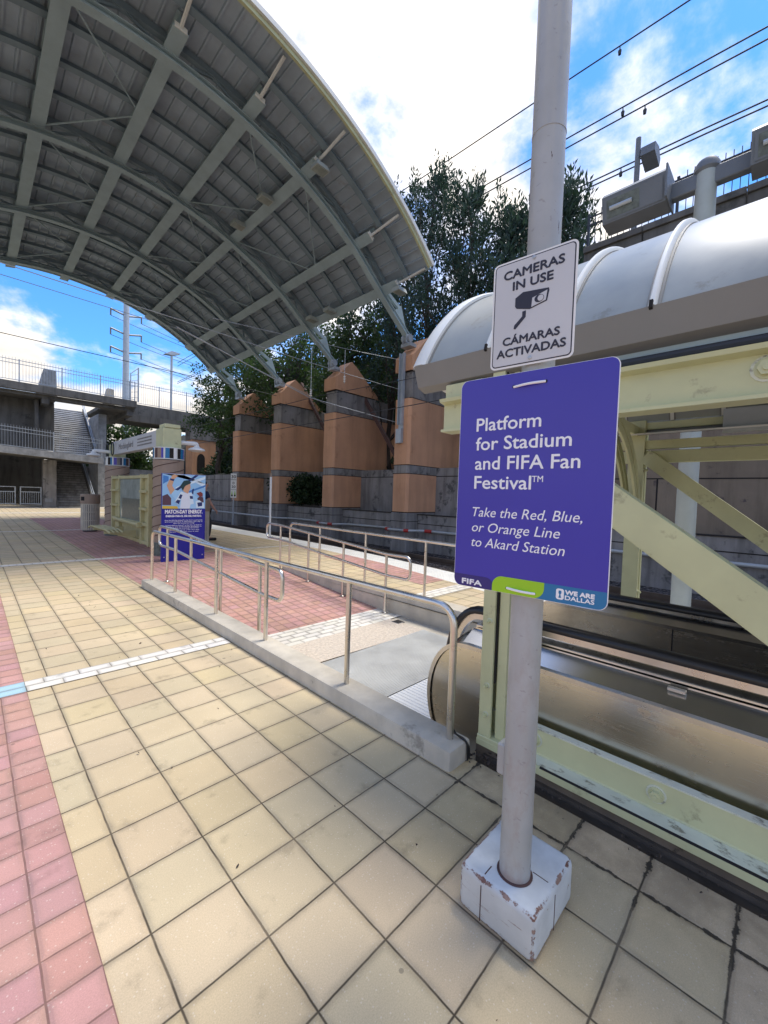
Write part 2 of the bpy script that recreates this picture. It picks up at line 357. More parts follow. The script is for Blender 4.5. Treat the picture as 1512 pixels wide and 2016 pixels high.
# ------------------------------------------------------------------ mesh helpers
class MB:
    def __init__(s): s.v = []; s.f = []
    def add(s, vs, fs):
        o = len(s.v); s.v += [tuple(x) for x in vs]; s.f += [tuple(i + o for i in f) for f in fs]; return s
    def box(s, a, b, bev=0., seg=1):
        (x0, y0, z0), (x1, y1, z1) = a, b
        x0, x1 = min(x0, x1), max(x0, x1); y0, y1 = min(y0, y1), max(y0, y1); z0, z1 = min(z0, z1), max(z0, z1)
        vs = [(x0, y0, z0), (x1, y0, z0), (x1, y1, z0), (x0, y1, z0), (x0, y0, z1), (x1, y0, z1), (x1, y1, z1), (x0, y1, z1)]
        fs = [(0, 3, 2, 1), (4, 5, 6, 7), (0, 1, 5, 4), (1, 2, 6, 5), (2, 3, 7, 6), (3, 0, 4, 7)]
        if bev:
            bm = bmesh.new(); vv = [bm.verts.new(v) for v in vs]
            for f in fs: bm.faces.new([vv[i] for i in f])
            bmesh.ops.bevel(bm, geom=bm.edges[:], offset=bev, segments=seg, affect='EDGES', profile=.5)
            bm.verts.index_update()
            vs = [v.co[:] for v in bm.verts]; fs = [[v.index for v in f.verts] for f in bm.faces]; bm.free()
        return s.add(vs, fs)
    def prism(s, poly, ext, o=(0, 0, 0)):
        """poly: list of 3D points (planar), ext: extrusion vector"""
        n = len(poly); e = Vector(ext); p = [Vector(q) + Vector(o) for q in poly]
        vs = p + [q + e for q in p]
        fs = [tuple(range(n))[::-1], tuple(range(n, 2 * n))] + [(i, (i + 1) % n, n + (i + 1) % n, n + i) for i in range(n)]
        return s.add(vs, fs)
    def quad(s, a, b, c, d): return s.add([a, b, c, d], [(0, 1, 2, 3)])
    def bar(s, p0, p1, w, h, up=(0, 0, 1)):
        p0, p1 = Vector(p0), Vector(p1); d = (p1 - p0).normalized(); up = Vector(up)
        sx = d.cross(up)
        if sx.length < 1e-4: sx = d.cross(Vector((1, 0, 0)))
        sx.normalize(); uu = sx.cross(d).normalized()
        c = [(-w / 2, -h / 2), (w / 2, -h / 2), (w / 2, h / 2), (-w / 2, h / 2)]
        vs = [p0 + sx * x + uu * y for x, y in c] + [p1 + sx * x + uu * y for x, y in c]
        return s.add(vs, [(0, 3, 2, 1), (4, 5, 6, 7), (0, 1, 5, 4), (1, 2, 6, 5), (2, 3, 7, 6), (3, 0, 4, 7)])
    def tube(s, pts, r, seg=10, caps=True):
        P = [Vector(p) for p in pts]; n = len(P)
        rs = r if isinstance(r, (list, tuple)) else [r] * n
        T = []
        for i in range(n):
            a = P[i] - P[i - 1] if i > 0 else P[1] - P[0]
            b = P[i + 1] - P[i] if i < n - 1 else P[-1] - P[-2]
            T.append((a.normalized() + b.normalized()).normalized())
        ref = Vector((0, 0, 1)) if abs(T[0].z) < .9 else Vector((1, 0, 0))
        u = T[0].cross(ref).normalized(); vs = []
        for i in range(n):
            u = (u - T[i] * u.dot(T[i])); u = u.normalized() if u.length > 1e-6 else T[i].orthogonal().normalized()
            w = T[i].cross(u)
            for k in range(seg):
                a = 2 * math.pi * k / seg; vs.append(P[i] + (u * math.cos(a) + w * math.sin(a)) * rs[i])
        fs = [(i * seg + k, i * seg + (k + 1) % seg, (i + 1) * seg + (k + 1) % seg, (i + 1) * seg + k) for i in range(n - 1) for k in range(seg)]
        if caps: fs += [tuple(range(seg))[::-1], tuple((n - 1) * seg + k for k in range(seg))]
        return s.add(vs, fs)
    def lathe(s, prof, c, seg=24):
        """prof: (r, z) list, around vertical axis through c"""
        vs = []; n = len(prof)
        for r, z in prof:
            for k in range(seg):
                a = 2 * math.pi * k / seg; vs.append((c[0] + r * math.cos(a), c[1] + r * math.sin(a), c[2] + z))
        fs = [(i * seg + k, i * seg + (k + 1) % seg, (i + 1) * seg + (k + 1) % seg, (i + 1) * seg + k) for i in range(n - 1) for k in range(seg)]
        fs += [tuple(range(seg))[::-1], tuple((n - 1) * seg + k for k in range(seg))]
        return s.add(vs, fs)
    def sweep(s, prof, path, frames):
        """prof: closed 2D polygon; frames: list of (origin, ax, ay)"""
        n = len(prof); vs = []
        for o, ax, ay in frames:
            for a, b in prof: vs.append(Vector(o) + Vector(ax) * a + Vector(ay) * b)
        m = len(frames)
        fs = [(i * n + k, i * n + (k + 1) % n, (i + 1) * n + (k + 1) % n, (i + 1) * n + k) for i in range(m - 1) for k in range(n)]
        fs += [tuple(range(n))[::-1], tuple((m - 1) * n + k for k in range(n))]
        return s.add(vs, fs)
    def build(s, name, m, parent=None, smooth=35, recalc=True):
        me = bpy.data.meshes.new(name); off = parent.location if parent else Vector((0, 0, 0))
        base = Vector((0, 0, 0)); q = parent
        while q is not None: base += q.location; q = q.parent
        me.from_pydata([tuple(Vector(v) - base) for v in s.v], [], s.f); me.update()
        if recalc:
            bm = bmesh.new(); bm.from_mesh(me); bmesh.ops.recalc_face_normals(bm, faces=bm.faces); bm.to_mesh(me); bm.free()
        if smooth:
            me.polygons.foreach_set('use_smooth', [True] * len(me.polygons)); me.set_sharp_from_angle(angle=R(smooth))
        o = bpy.data.objects.new(name, me); col.objects.link(o)
        if isinstance(m, str): m = M[m]
        me.materials.append(m)
        if parent: o.parent = parent
        return o

def fillet(pts, r, n=6):
    P = [Vector(p) for p in pts]; out = [P[0]]
    for i in range(1, len(P) - 1):
        a, b, c = P[i - 1], P[i], P[i + 1]
        d1 = (a - b); d2 = (c - b); q = min(r, d1.length * .49, d2.length * .49)
        p1 = b + d1.normalized() * q; p2 = b + d2.normalized() * q
        for k in range(n + 1):
            t = k / n; out.append(p1 * (1 - t) ** 2 + b * 2 * t * (1 - t) + p2 * t * t)
    out.append(P[-1]); return out

def tag(o, label=None, cat=None, group=None, kind=None):
    if label: o['label'] = label
    if cat: o['category'] = cat
    if group: o['group'] = group
    if kind: o['kind'] = kind
    return o
def thing(name, label, cat, loc=(0, 0, 0), group=None):
    o = bpy.data.objects.new(name, None); col.objects.link(o); o.location = loc; o.empty_display_size = .2
    return tag(o, label, cat, group)
def struct(name, mb, m, smooth=35): return tag(mb.build(name, m, None, smooth), kind='structure')
def dup(root, loc, label):
    r = root.copy(); col.objects.link(r); r.location = loc; r['label'] = label
    for ch in list(root.children):
        c = ch.copy(); col.objects.link(c); c.parent = r
        for g in list(ch.children):
            d = g.copy(); col.objects.link(d); d.parent = c
    return r
def fastmesh(name, V, F, m, parent=None, smooth=False):
    """V (n,3) array, F (k,q) index array of equal-size faces"""
    me = bpy.data.meshes.new(name); base = np.zeros(3); q = parent
    while q is not None: base += np.array(q.location); q = q.parent
    V = np.asarray(V, dtype=np.float32) - base.astype(np.float32); k, w = F.shape
    me.vertices.add(len(V)); me.vertices.foreach_set('co', V.ravel())
    me.loops.add(k * w); me.loops.foreach_set('vertex_index', F.astype(np.int32).ravel())
    me.polygons.add(k); me.polygons.foreach_set('loop_start', np.arange(0, k * w, w, dtype=np.int32))
    me.update(calc_edges=True); me.validate()
    o = bpy.data.objects.new(name, me); col.objects.link(o); me.materials.append(M[m] if isinstance(m, str) else m)
    if parent: o.parent = parent
    return o

def text(body, name, m, parent, org, right, up, width=None, height=None, shear=0., bold=0., align='LEFT', depth=.0008):
    """lettering as a mesh: org = baseline start (or centre) in world, right/up unit vectors; height = cap height"""
    cu = bpy.data.curves.new('letters', 'FONT'); cu.body = body; cu.shear = shear
    cu.resolution_u = 3; cu.extrude = 0.004; cu.fill_mode = 'BOTH'
    ob = bpy.data.objects.new('letters', cu); col.objects.link(ob)
    dg = bpy.context.evaluated_depsgraph_get(); dg.update()
    me = bpy.data.meshes.new_from_object(ob.evaluated_get(dg)); bpy.data.objects.remove(ob)
    n = len(me.vertices); co = np.empty(n * 3, dtype=np.float32); me.vertices.foreach_get('co', co); co = co.reshape(-1, 3)
    x0, x1 = co[:, 0].min(), co[:, 0].max(); cap = .72
    sy = (height / cap) if height else 1.; sx = (width / (x1 - x0)) if width else sy
    if not height: sy = sx
    co[:, 0] = (co[:, 0] - x0) * sx; co[:, 1] *= sy; co[:, 2] = np.where(co[:, 2] > 0, depth, -depth)
    if align == 'CENTER': co[:, 0] -= (x1 - x0) * sx / 2
    r_, u_ = np.array(right), np.array(up); nn = np.cross(r_, u_)
    base = np.zeros(3); q = parent
    while q is not None: base += np.array(q.location); q = q.parent
    W = np.array(org) + co[:, :1] * r_ + co[:, 1:2] * u_ + co[:, 2:] * nn - base
    me.vertices.foreach_set('co', W.astype(np.float32).ravel()); me.update()
    if bold:      # heavier strokes: the same letters again, a hair to the left, right, up and down, each on its own level
        bm = bmesh.new(); bm.from_mesh(me); src = bm.verts[:] + bm.edges[:] + bm.faces[:]
        w = bold * sy
        for i, (a, b) in enumerate(((1, 0), (-1, 0), (0, 1), (0, -1))):
            g = bmesh.ops.duplicate(bm, geom=src)['geom']; v = Vector(r_ * a * w + u_ * b * w + nn * .00008 * (i + 1))
            bmesh.ops.translate(bm, verts=[q for q in g if isinstance(q, bmesh.types.BMVert)], vec=v)
        bm.to_mesh(me); bm.free()
    me.materials.clear(); me.materials.append(M[m])
    o = bpy.data.objects.new(name, me); col.objects.link(o); o.parent = parent
    return o

# ================================================================== GROUND AND PAVING
PX0 = -9.
edge_in = [(4.2, -8), (5.35, 1.0), (6.05, 4.1), (6.52, 6.4), (6.74, 8.9), (6.74, 11.7), (6.66, 16), (6.66, 33.9)]
edge_out = [(5.0, -8), (6.15, 1.0), (6.83, 4.4), (7.22, 7.05), (7.45, 9.35), (7.53, 14.2), (7.5, 18), (7.5, 33.9)]
def poly_sheet(poly, z): return [(x, y, z) for x, y in poly]
def sheet(polys, z=0.):
    mb = MB()
    for p in polys:
        mb.add(poly_sheet(p, z), [tuple(range(len(p)))])
    return mb
def rect(x0, x1, y0, y1): return [(x0, y0), (x1, y0), (x1, y1), (x0, y1)]
HOLE = (2.035, 4.34, -8., 7.05)
def gx(edge, y):
    for (xa, ya), (xb, yb) in zip(edge, edge[1:]):
        if ya <= y <= yb: return xa + (xb - xa) * (y - ya) / (yb - ya)
    return edge[-1][0]
# cream paving: left of the ramp, right of the ramp, and beyond
right_near = [(4.34, -8)] + [e for e in edge_in if e[1] < 7.05] + [(gx(edge_in, 7.05), 7.05), (4.34, 7.05)]
right_far = [(4.34, 7.05), (gx(edge_in, 7.05), 7.05)] + [e for e in edge_in if e[1] > 7.05] + [(4.34, 33.9)]
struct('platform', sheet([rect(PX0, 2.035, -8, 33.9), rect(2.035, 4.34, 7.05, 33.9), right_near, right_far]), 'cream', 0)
struct('pink_paving', sheet([rect(-1.95, .288, -8, 3.84), rect(-1.95, .288, 4.05, 9.99), rect(1.865, 4.34, 7.1, 9.99), rect(1.865, 4.34, 10.2, 24)] +
       [[(5.45, 4.4), (gx(edge_in, 4.4) - .01, 4.4), (gx(edge_in, 6.2) - .01, 6.2), (gx(edge_in, 7.9) - .01, 7.9), (6.0, 7.9)]], .004), 'pink', 0)
struct('white_paving_strip', sheet([rect(.288, 1.81, 3.84, 4.05), rect(.30, 2.75, 9.99, 10.2), rect(-9, 6.6, 28.2, 28.7), rect(4.62, 6.0, 3.72, 4.02), rect(4.4, 6.6, 9.99, 10.14), rect(.0, 2.7, 17.2, 17.4)], .006), 'white_paver', 0)
struct('blue_paving_strip', sheet([rect(-1.95, .286, 3.84, 4.05)], .006), 'blue_paver', 0)
mb = MB()
for i in range(len(edge_in) - 1):
    a, b, c, d = edge_in[i], edge_out[i], edge_out[i + 1], edge_in[i + 1]
    mb.add([(a[0], a[1], 0), (b[0], b[1], 0), (c[0], c[1], 0), (d[0], d[1], 0)], [(0, 1, 2, 3)])
    mb.add([(b[0], b[1], 0), (c[0], c[1], 0), (c[0], c[1], -.12), (b[0], b[1], -.12)], [(0, 1, 2, 3)])
struct('platform_edge_strip', mb, 'tactile', 0)
mb = MB()
for i in range(len(edge_in) - 1):
    b, c = edge_out[i], edge_out[i + 1]
    mb.add([(b[0] - .05, b[1], -.12), (c[0] - .05, c[1], -.12), (c[0] - .05, c[1], -.9), (b[0] - .05, b[1], -.9)], [(0, 1, 2, 3)])
struct('platform_face', mb, 'soot', 0)
# truncated domes of the tactile strip (raised, countless)
V = []; F = []
ys = np.arange(3.5, 24, .085)
for y in ys:
    xi, xo = gx(edge_in, y), gx(edge_out, y)
    for x in np.arange(xi + .04, xo - .03, .085):
        k = len(V); r = .017; h = .007
        V += [(x - r, y - r, .0005), (x + r, y - r, .0005), (x + r, y + r, .0005), (x - r, y + r, .0005),
              (x - r * .5, y - r * .5, h), (x + r * .5, y - r * .5, h), (x + r * .5, y + r * .5, h), (x - r * .5, y + r * .5, h)]
        F += [(k + 4, k + 5, k + 6, k + 7), (k, k + 1, k + 5, k + 4), (k + 1, k + 2, k + 6, k + 5), (k + 2, k + 3, k + 7, k + 6), (k + 3, k, k + 4, k + 7)]
tag(fastmesh('tactile_domes', np.array(V), np.array(F), 'tactile'), kind='stuff')
# track bed and far ground
mb = MB(); mb.quad((4.5, -60, -.42), (12.2, -60, -.42), (12.2, 140, -.42), (4.5, 140, -.42)); struct('track_bed', mb, 'gravel', 0)
mb = MB(); mb.quad((-400, -300, -.6), (400, -300, -.6), (400, 600, -.6), (-400, 600, -.6)); struct('ground', mb, 'earth', 0)
mb = MB(); mb.quad((PX0, 33.9, -.01), (12.2, 33.9, -.01), (12.2, 60, -.01), (PX0, 60, -.01)); struct('plaza', mb, 'concrete', 0)
# rails
for i, x in enumerate((8.15, 9.6)):
    mb = MB(); mb.box((x - .035, -40, -.33), (x + .035, 120, -.25)).box((x - .07, -40, -.42), (x + .07, 120, -.39)).box((x - .012, -40, -.39), (x + .012, 120, -.33))
    tag(mb.build('track_rail', 'rail_steel'), ['rusty running rail of the track nearest the platform edge', 'rusty running rail of the track nearest the peach piers'][i], 'rail', 'rails of the track')

# ---- sunken ramp between the two curbs
RY0, RY1, RZ = 7.05, 4.33, -.20
mb = MB(); mb.quad((2.0, RY1, RZ), (4.36, RY1, RZ), (4.36, RY0 + .02, .0), (2.0, RY0 + .02, .0)); struct('ramp', mb, 'pink', 0)
mb = MB(); mb.quad((2.0, 3.85, RZ), (4.36, 3.85, RZ), (4.36, RY1, RZ), (2.0, RY1, RZ)); struct('ramp_white_strip', mb, 'white_paver', 0)
mb = MB(); mb.quad((2.0, 1.0, RZ - .012), (4.36, 1.0, RZ - .012), (4.36, 3.85, RZ - .012), (2.0, 3.85, RZ - .012)); struct('landing_base', mb, 'concrete', 0)
mb = MB(); mb.quad((2.34, 3.29, RZ), (4.1, 3.24, RZ), (4.1, 3.85, RZ), (2.34, 3.85, RZ)); struct('aggregate_panel', mb, 'agg', 0)

# ================================================================== CURBS
def curb(label, x0, x1, y0, y1, z0, z1):
    mb = MB(); mb.box((x0, y0, z0), (x1, y1, z1), .022, 2)
    return tag(mb.build('concrete_curb', 'concrete'), label, 'curb', 'curbs beside the ramp')
cl = curb('concrete curb under the nearest handrail, left of the ramp', 1.835, 2.045, 1.24, 6.95, -.3, .112)
curb('tall concrete curb on the track side of the ramp', 4.33, 4.60, -2., 7.05, -.3, .085)
# screw holes and a black cable tie hanging at the end of the near curb
mb = MB(); mb.tube(fillet([(1.955, 1.325, .16), (1.975, 1.29, .135), (2.0, 1.262, .118), (2.012, 1.232, .08), (2.008, 1.228, .012)], .03), .006, 8)
mb.tube(fillet([(1.95, 1.33, .2), (1.985, 1.30, .125), (1.99, 1.25, .117), (1.995, 1.233, .10), (1.99, 1.226, .01)], .03), .005, 8)
tag(mb.build('black_cable', 'black'), 'black cable looped round the foot of the nearest handrail', 'cable')

# ================================================================== HANDRAILS
RR = .0215
def railing(label, rails, posts, r=RR, foot=True):
    y0 = posts[0][1]
    t = thing('handrail', label, 'handrail', (posts[0][0], posts[0][1], posts[0][2]), 'steel handrails along the ramp')
    for p in rails:
        MB().tube(p, r, 14).build('rail', 'steel', t)
    for (x, y, zb, zt) in posts:
        o = MB().tube([(x, y, zb), (x, y, zt)], r * .93, 14).build('post', 'steel', t)
        if foot: MB().lathe([(r * 2.1, 0), (r * 2.1, .006), (r * 1.2, .012), (r * 1.0, .016)], (x, y, zb), 16).build('foot_plate', 'steel', o)
    return t
zt = .857
railing('tall steel handrail on the nearest curb, its bent end by the sign pole',
        [fillet([(1.95, 6.83, .112), (1.95, 6.83, zt), (1.95, 1.325, zt + .02), (1.95, 1.325, .112)], .13)],
        [(1.95, y, .112, zt + .01) for y in (5.83, 4.53, 3.43, 2.25)], foot=False)
railing('lower double rail steel handrail with looped ends, left side of the ramp',
        [fillet([(2.25, 4.1, .705), (2.25, 6.75, .872), (2.25, 7.5, .872), (2.25, 7.5, .556), (2.25, 6.75, .556), (2.25, 4.05, .382), (2.25, 3.64, .382), (2.25, 3.64, .70), (2.25, 4.1, .705), (2.25, 4.3, .718)], .10)],
        [(2.25, 7.1, .0, .87), (2.25, 6.1, -.065, .832), (2.25, 5.1, -.14, .77), (2.25, 4.1, -.2, .705)])
railing('double rail steel handrail with looped ends, far side of the ramp',
        [fillet([(4.25, 4.1, .66), (4.25, 6.9, .865), (4.25, 7.5, .878), (4.25, 7.5, .60), (4.25, 6.9, .585), (4.25, 4.1, .352), (4.25, 3.64, .352), (4.25, 3.64, .668), (4.25, 4.1, .66), (4.25, 4.3, .675)], .10)],
        [(4.25, 6.98, .0, .87), (4.25, 6.04, -.07, .80), (4.25, 5.07, -.145, .73), (4.25, 4.1, -.2, .66)])
railing('tall single rail steel handrail on the tall curb by the tracks',
        [fillet([(4.5, 7.04, .085), (4.5, 7.04, .905), (4.5, 1.4, .875), (4.5, 1.4, .085)], .13)],
        [(4.5, y, .085, .89) for y in (6.05, 4.82, 3.58, 2.4)], foot=False)

# drain and landing plates
mb = MB(); mb.box((4.02, 3.62, RZ - .01), (4.15, 3.75, RZ + .003))
g = mb.build('floor_drain', 'concrete_grey'); tag(g, 'small square metal drain grate set in the ramp landing', 'drain')
m2 = MB()
for k in range(6): m2.box((4.03, 3.632 + k * .02, RZ + .0032), (4.14, 3.641 + k * .02, RZ + .007))
m2.build('grate', 'dark', g)

# ================================================================== ESCALATOR
def escalator():
    t = thing('escalator', 'brushed steel escalator with black handrails and rounded newel end under the green frame', 'escalator', (3.1, 1.7, RZ))
    def newel(y_top, zt, zb, bulge):
        ymax = y_top + bulge; zc = (zt + zb) / 2; pts = []
        for k in range(21):
            a = math.pi / 2 - math.pi * k / 20
            pts.append((y_top - .06 + (bulge + .06) * math.cos(a) ** .9 if math.cos(a) > 0 else y_top - .06, zc + (zt - zc) * math.sin(a)))
        return pts
    Y0 = -3.0
    def side(x, w, nm, matn, zt, zb, yt, bulge, inset=0.):
        p = newel(yt, zt, zb, bulge)
        poly = [(x, Y0, zt)] + [(x, y, z) for y, z in p] + [(x, Y0, zb)]
        return MB().prism(poly, (w, 0, 0)).build(nm, matn, t)
    # near balustrade: outer steel panel, trim, deck, inner panel, handrail
    side(2.285, .012, 'outer_panel', 'panel', .535, -.24, 1.50, .235)
    p = newel(1.50, .552, -.24, .252)
    trim = [(2.275, Y0, .552)] + [(2.275, y, z) for y, z in p]
    mb = MB()
    q = newel(1.50, .526, -.24, .226)
    L1 = [(Y0, .552)] + p; L2 = [(Y0, .526)] + q
    for i in range(len(L1) - 1):
        a, b, c, d = L1[i], L1[i + 1], L2[i + 1], L2[i]
        for x in (2.272, 2.312):
            mb.add([(x, *a), (x, *b), (x, *c), (x, *d)], [(0, 1, 2, 3)])
        mb.add([(2.272, *a), (2.272, *b), (2.312, *b), (2.312, *a)], [(0, 1, 2, 3)])
    mb.build('edge_trim', 'steel', t, 30)
    prof = [(2.312, .549), (2.44, .612)]
    mb = MB(); mb.prism([(2.312, Y0, .540), (2.445, Y0, .610), (2.445, Y0, .595), (2.312, Y0, .52)], (0, 1.50 - Y0, 0))
    pa = newel(1.50, .540, -.23, .232); pb = newel(1.50, .610, -.2, .20)
    pa[0] = (1.50, .540); pb[0] = (1.50, .610)
    V = []
    for (ya, za), (yb, zb) in zip(pa, pb): V += [(2.312, ya, za), (2.445, yb, zb)]
    mb.add(V, [(2 * i, 2 * i + 1, 2 * i + 3, 2 * i + 2) for i in range(len(pa) - 1)])
    dk = mb.build('deck_cover', 'deck', t, 30)
    MB().box((2.395, .30, .597), (2.43, .375, .612), .003).build('clip', 'steel', dk)
    # handrail guide and rubber handrail, near and far
    def hand(x, yt, bulge, zt):
        p = newel(yt, zt, -.12, bulge)
        path = [(x, Y0, zt)] + [(x, y, z) for y, z in p]
        fr = []
        P = [Vector(a) for a in path]
        for i in range(len(P)):
            d = (P[min(i + 1, len(P) - 1)] - P[max(i - 1, 0)]).normalized(); nrm = Vector((1, 0, 0)).cross(d)
            if i == 0: nrm = Vector((0, 0, 1))
            if nrm.dot(P[i] - Vector((x, yt - .1, .25))) < 0: nrm = -nrm
            fr.append((P[i], Vector((1, 0, 0)), nrm))
        pr = [(-.040, -.024), (.040, -.024), (.045, -.008), (.034, .016), (.015, .022), (-.015, .022), (-.034, .016), (-.045, -.008)]
        MB().sweep(pr, None, fr).build('handrail_belt', 'black', t, 50)
        fr2 = [(o - n * .035, a, n) for o, a, n in fr]
        MB().sweep([(-.022, -.03), (.022, -.03), (.022, .012), (-.022, .012)], None, fr2).build('handrail_guide', 'steel', t, 30)
    hand(2.50, 1.52, .21, .735)
    hand(3.72, 1.52, .21, .735)
    for x, nm in ((2.447, 'inner_panel'), (3.60, 'inner_panel')):
        p = newel(1.48, .63, -.2, .17)
        MB().prism([(x, Y0, .632 if x < 3 else .615)] + [(x, y, z) for y, z in p] + [(x, Y0, -.2)], (.012, 0, 0)).build(nm, 'panel', t)
    MB().prism([(2.447, Y0, .640), (2.56, Y0, .668), (2.56, Y0, .65), (2.447, Y0, .62)], (0, 1.48 - Y0, 0)).build('guide_ledge', 'deck', t)
    MB().prism([(3.585, Y0, .625), (3.70, Y0, .685), (3.70, Y0, .66), (3.585, Y0, .60)], (0, 1.48 - Y0, 0)).build('guide_ledge', 'deck', t)
    for y in (.55, -.62):
        MB().box((3.597, y - .004, -.15), (3.5985, y + .004, .60)).build('panel_joint', 'dark', t)
    # far deck and outer panel
    MB().prism([(3.78, Y0, .62), (3.92, Y0, .56), (3.92, Y0, -.2), (3.78, Y0, -.2)], (0, 1.5 - Y0, 0)).build('outer_panel', 'panel', t)
    # landing plates
    mb = MB(); n = 44
    for k in range(n):
        y = 2.335 + k * (.92 / n); mb.box((2.36, y, RZ - .01), (4.09, y + .92 / n * .6, RZ + .004))
    mb.box((2.36, 2.335, RZ - .012), (4.09, 3.255, RZ + .0015))
    MB_plate = mb.build('landing_plate', 'plate', t, 0)
    mb = MB(); mb.box((2.36, 1.35, RZ - .012), (4.09, 2.325, RZ + .002))
    for k in range(40):
        x = 2.37 + k * .043; mb.box((x, 1.35, RZ), (x + .022, 2.32, RZ + .006))
    mb.build('comb_plate', 'white', t, 0)
    for k in range(6):
        y = 1.33 - k * .4; z = RZ - .01 - max(0, k - 2) * .2
        mb = MB(); mb.box((2.47, y - .4, z - .2), (3.59, y - .005, z))
        for q in range(26): mb.box((2.48 + q * .0426, y - .4, z), (2.5 + q * .0426, y - .01, z + .008))
        mb.build('step', 'concrete_grey', t, 0)
    return t
escalator()

# ================================================================== ESCALATOR CANOPY FRAME
def chan(mb, p0, p1, web_n, depth, fl, th=.012):
    pass
def escalator_canopy():
    t = thing('escalator_canopy', 'pale green steel frame with white barrel roof over the escalator', 'canopy', (2.15, 1.15, 0))
    YB, YE = -3.2, 1.24
    FX = 2.12
    def bolt(mb_pos, par, ax=(-1, 0, 0), r=.022):
        p = Vector(mb_pos); a = Vector(ax)
        MB().tube([p - a * .002, p + a * .003], r * 1.7, 14).build('washer', 'ledge', par, 30)
        mb = MB(); mb.tube([p - a * .003, p + a * .008], r * 1.35, 12); mb.tube([p + a * .008, p + a * .030], r, 6); mb.tube([p + a * .024, p + a * .036], r * .45, 8)
        mb.build('bolt', 'green', par, 30)
    # plinth under the frame, with a band of grime and a thin mortar edge at its foot
    MB().box((2.135, YB, -.3), (2.19, YE + .02, .066)).build('plinth', 'plinth', t)
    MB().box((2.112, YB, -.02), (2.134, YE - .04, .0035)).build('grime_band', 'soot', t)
    # base channel: lower lip and ledge toward the viewer, web behind
    bc = MB()
    bc.prism([(2.100, YB, .060), (2.100, YB, .094), (2.112, YB, .099), (2.190, YB, .106), (2.197, YB, .114), (2.197, YB, .242), (2.211, YB, .242), (2.211, YB, .06), (2.192, YB, .0665)], (0, YE - YB, 0))
    b = bc.build('base_channel', 'green', t, 20)
    MB().box((2.194, YB, .2425), (2.245, YE, .250)).build('top_flange', 'ledge', b, 0)
    MB().prism([(2.1135, YB, .1005), (2.1885, YB, .1072), (2.1885, YB, .1082), (2.1135, YB, .1015)], (0, 1.08 - YB, 0)).build('ledge', 'ledge', b, 0)
    MB().prism([(2.1005, YB, .0955), (2.1125, YB, .1000), (2.1125, YB, .1012), (2.1005, YB, .0967)], (0, .86 - YB, 0)).build('ledge_groove', 'dark', b)
    for y in (.93, .36, -.5): bolt((2.1965, y, .182), b, r=.024)
    # front post: channel with open side, slot between angles
    fp = MB(); fp.box((FX - .01, 1.16, .12), (FX + .006, 1.235, 2.30)); fp.box((FX + .006, 1.222, .12), (FX + .10, 1.235, 2.30))
    fp.box((FX + .02, 1.09, .12), (FX + .032, 1.145, 2.30)); fp.box((FX + .032, 1.09, .12), (FX + .10, 1.10, 2.30)); fp.box((FX + .10, 1.09, .12), (FX + .112, 1.235, 2.30))
    fp.box((FX - .018, 1.08, .060), (FX + .112, 1.24, .119), .004)
    p = fp.build('post', 'green', t, 20)
    for z in (.25, .42, .80): bolt((FX - .0105, 1.19, z), p, r=.010)
    MB().box((FX + .006, 1.150, .44), (FX + .019, 1.157, 2.25)).build('slot', 'dark', p)
    # rear posts
    rp = MB(); rp.box((4.80, 1.06, -.35), (4.86, 1.20, 2.35)); rp.box((4.89, 1.06, -.35), (4.95, 1.20, 2.35)); rp.box((4.86, 1.10, -.35), (4.89, 1.12, 2.3))
    p = rp.build('post', 'green', t, 20)
    for z in (.60, 1.1, 1.85, 2.0): bolt((4.83, 1.059, z), p, (0, -1, 0), .014)
    # top longitudinal beam, front, with lip flanges
    tb = MB(); tb.prism([(FX - .03, YB, 1.915), (FX - .03, YB, 1.93), (FX + .0, YB, 1.935), (FX + .0, YB, 2.085), (FX - .05, YB, 2.095), (FX - .055, YB, 2.115), (FX + .012, YB, 2.115), (FX + .012, YB, 1.93), (FX + .09, YB, 1.93), (FX + .09, YB, 1.915)], (0, 1.58 - YB, 0))
    o = tb.build('top_beam', 'green', t, 20)
    for y in (.08,): bolt((FX - .0005, y, 2.03), o, r=.03)
    MB().box((FX - .02, 1.30, 2.118), (FX + .08, 1.56, 2.205), .004).build('beam_end_block', 'green', o)
    MB().tube([(FX + .03, YB, 2.150), (FX + .03, 1.3, 2.150)], .022, 10).build('conduit', 'wire', t)
    mb = MB(); mb.box((FX + .05, YB, 2.118), (FX + .09, 1.6, 2.26)); mb.build('gutter_board', 'green_shade', t)
    # rear beams
    for (z0, z1, nm) in ((1.925, 2.045, 'rear_beam'), (2.065, 2.15, 'rear_beam'), (2.26, 2.33, 'rear_rail')):
        MB().box((4.83, YB, z0), (4.90, 1.30, z1), .004).build(nm, 'green', t)
    MB().box((4.75, YB, 2.17), (4.79, .45, 2.38)).build('ribbed_vent', 'galv', t)
    # braces
    def brace(x, y0, z0, y1, z1, w, d, nm='brace'):
        mb = MB(); mb.bar((x, y0, z0), (x, y1, z1), d, w, (0, 0, 1)); dv = Vector((0, y1 - y0, z1 - z0)).normalized(); up = Vector((0, -dv.z, dv.y))
        if up.z < 0: up = -up
        return mb.build(nm, 'green', t, 20)
    mb = MB()
    a = Vector((FX + .06, 1.16, 2.00)); bb = Vector((FX + .06, -1.6, -.02))
    mb.bar(a, bb, .09, .012, (0, .6, .8)); dv = (bb - a).normalized(); nu = Vector((0, -dv.z, dv.y)); nu = nu if nu.z > 0 else -nu
    mb.bar(a - Vector((.04, 0, 0)) - nu * .075, bb - Vector((.04, 0, 0)) - nu * .075, .012, .15, nu)
    mb.bar(a - nu * .15, bb - nu * .15, .09, .012, nu)
    mb.build('brace', 'green', t, 20)
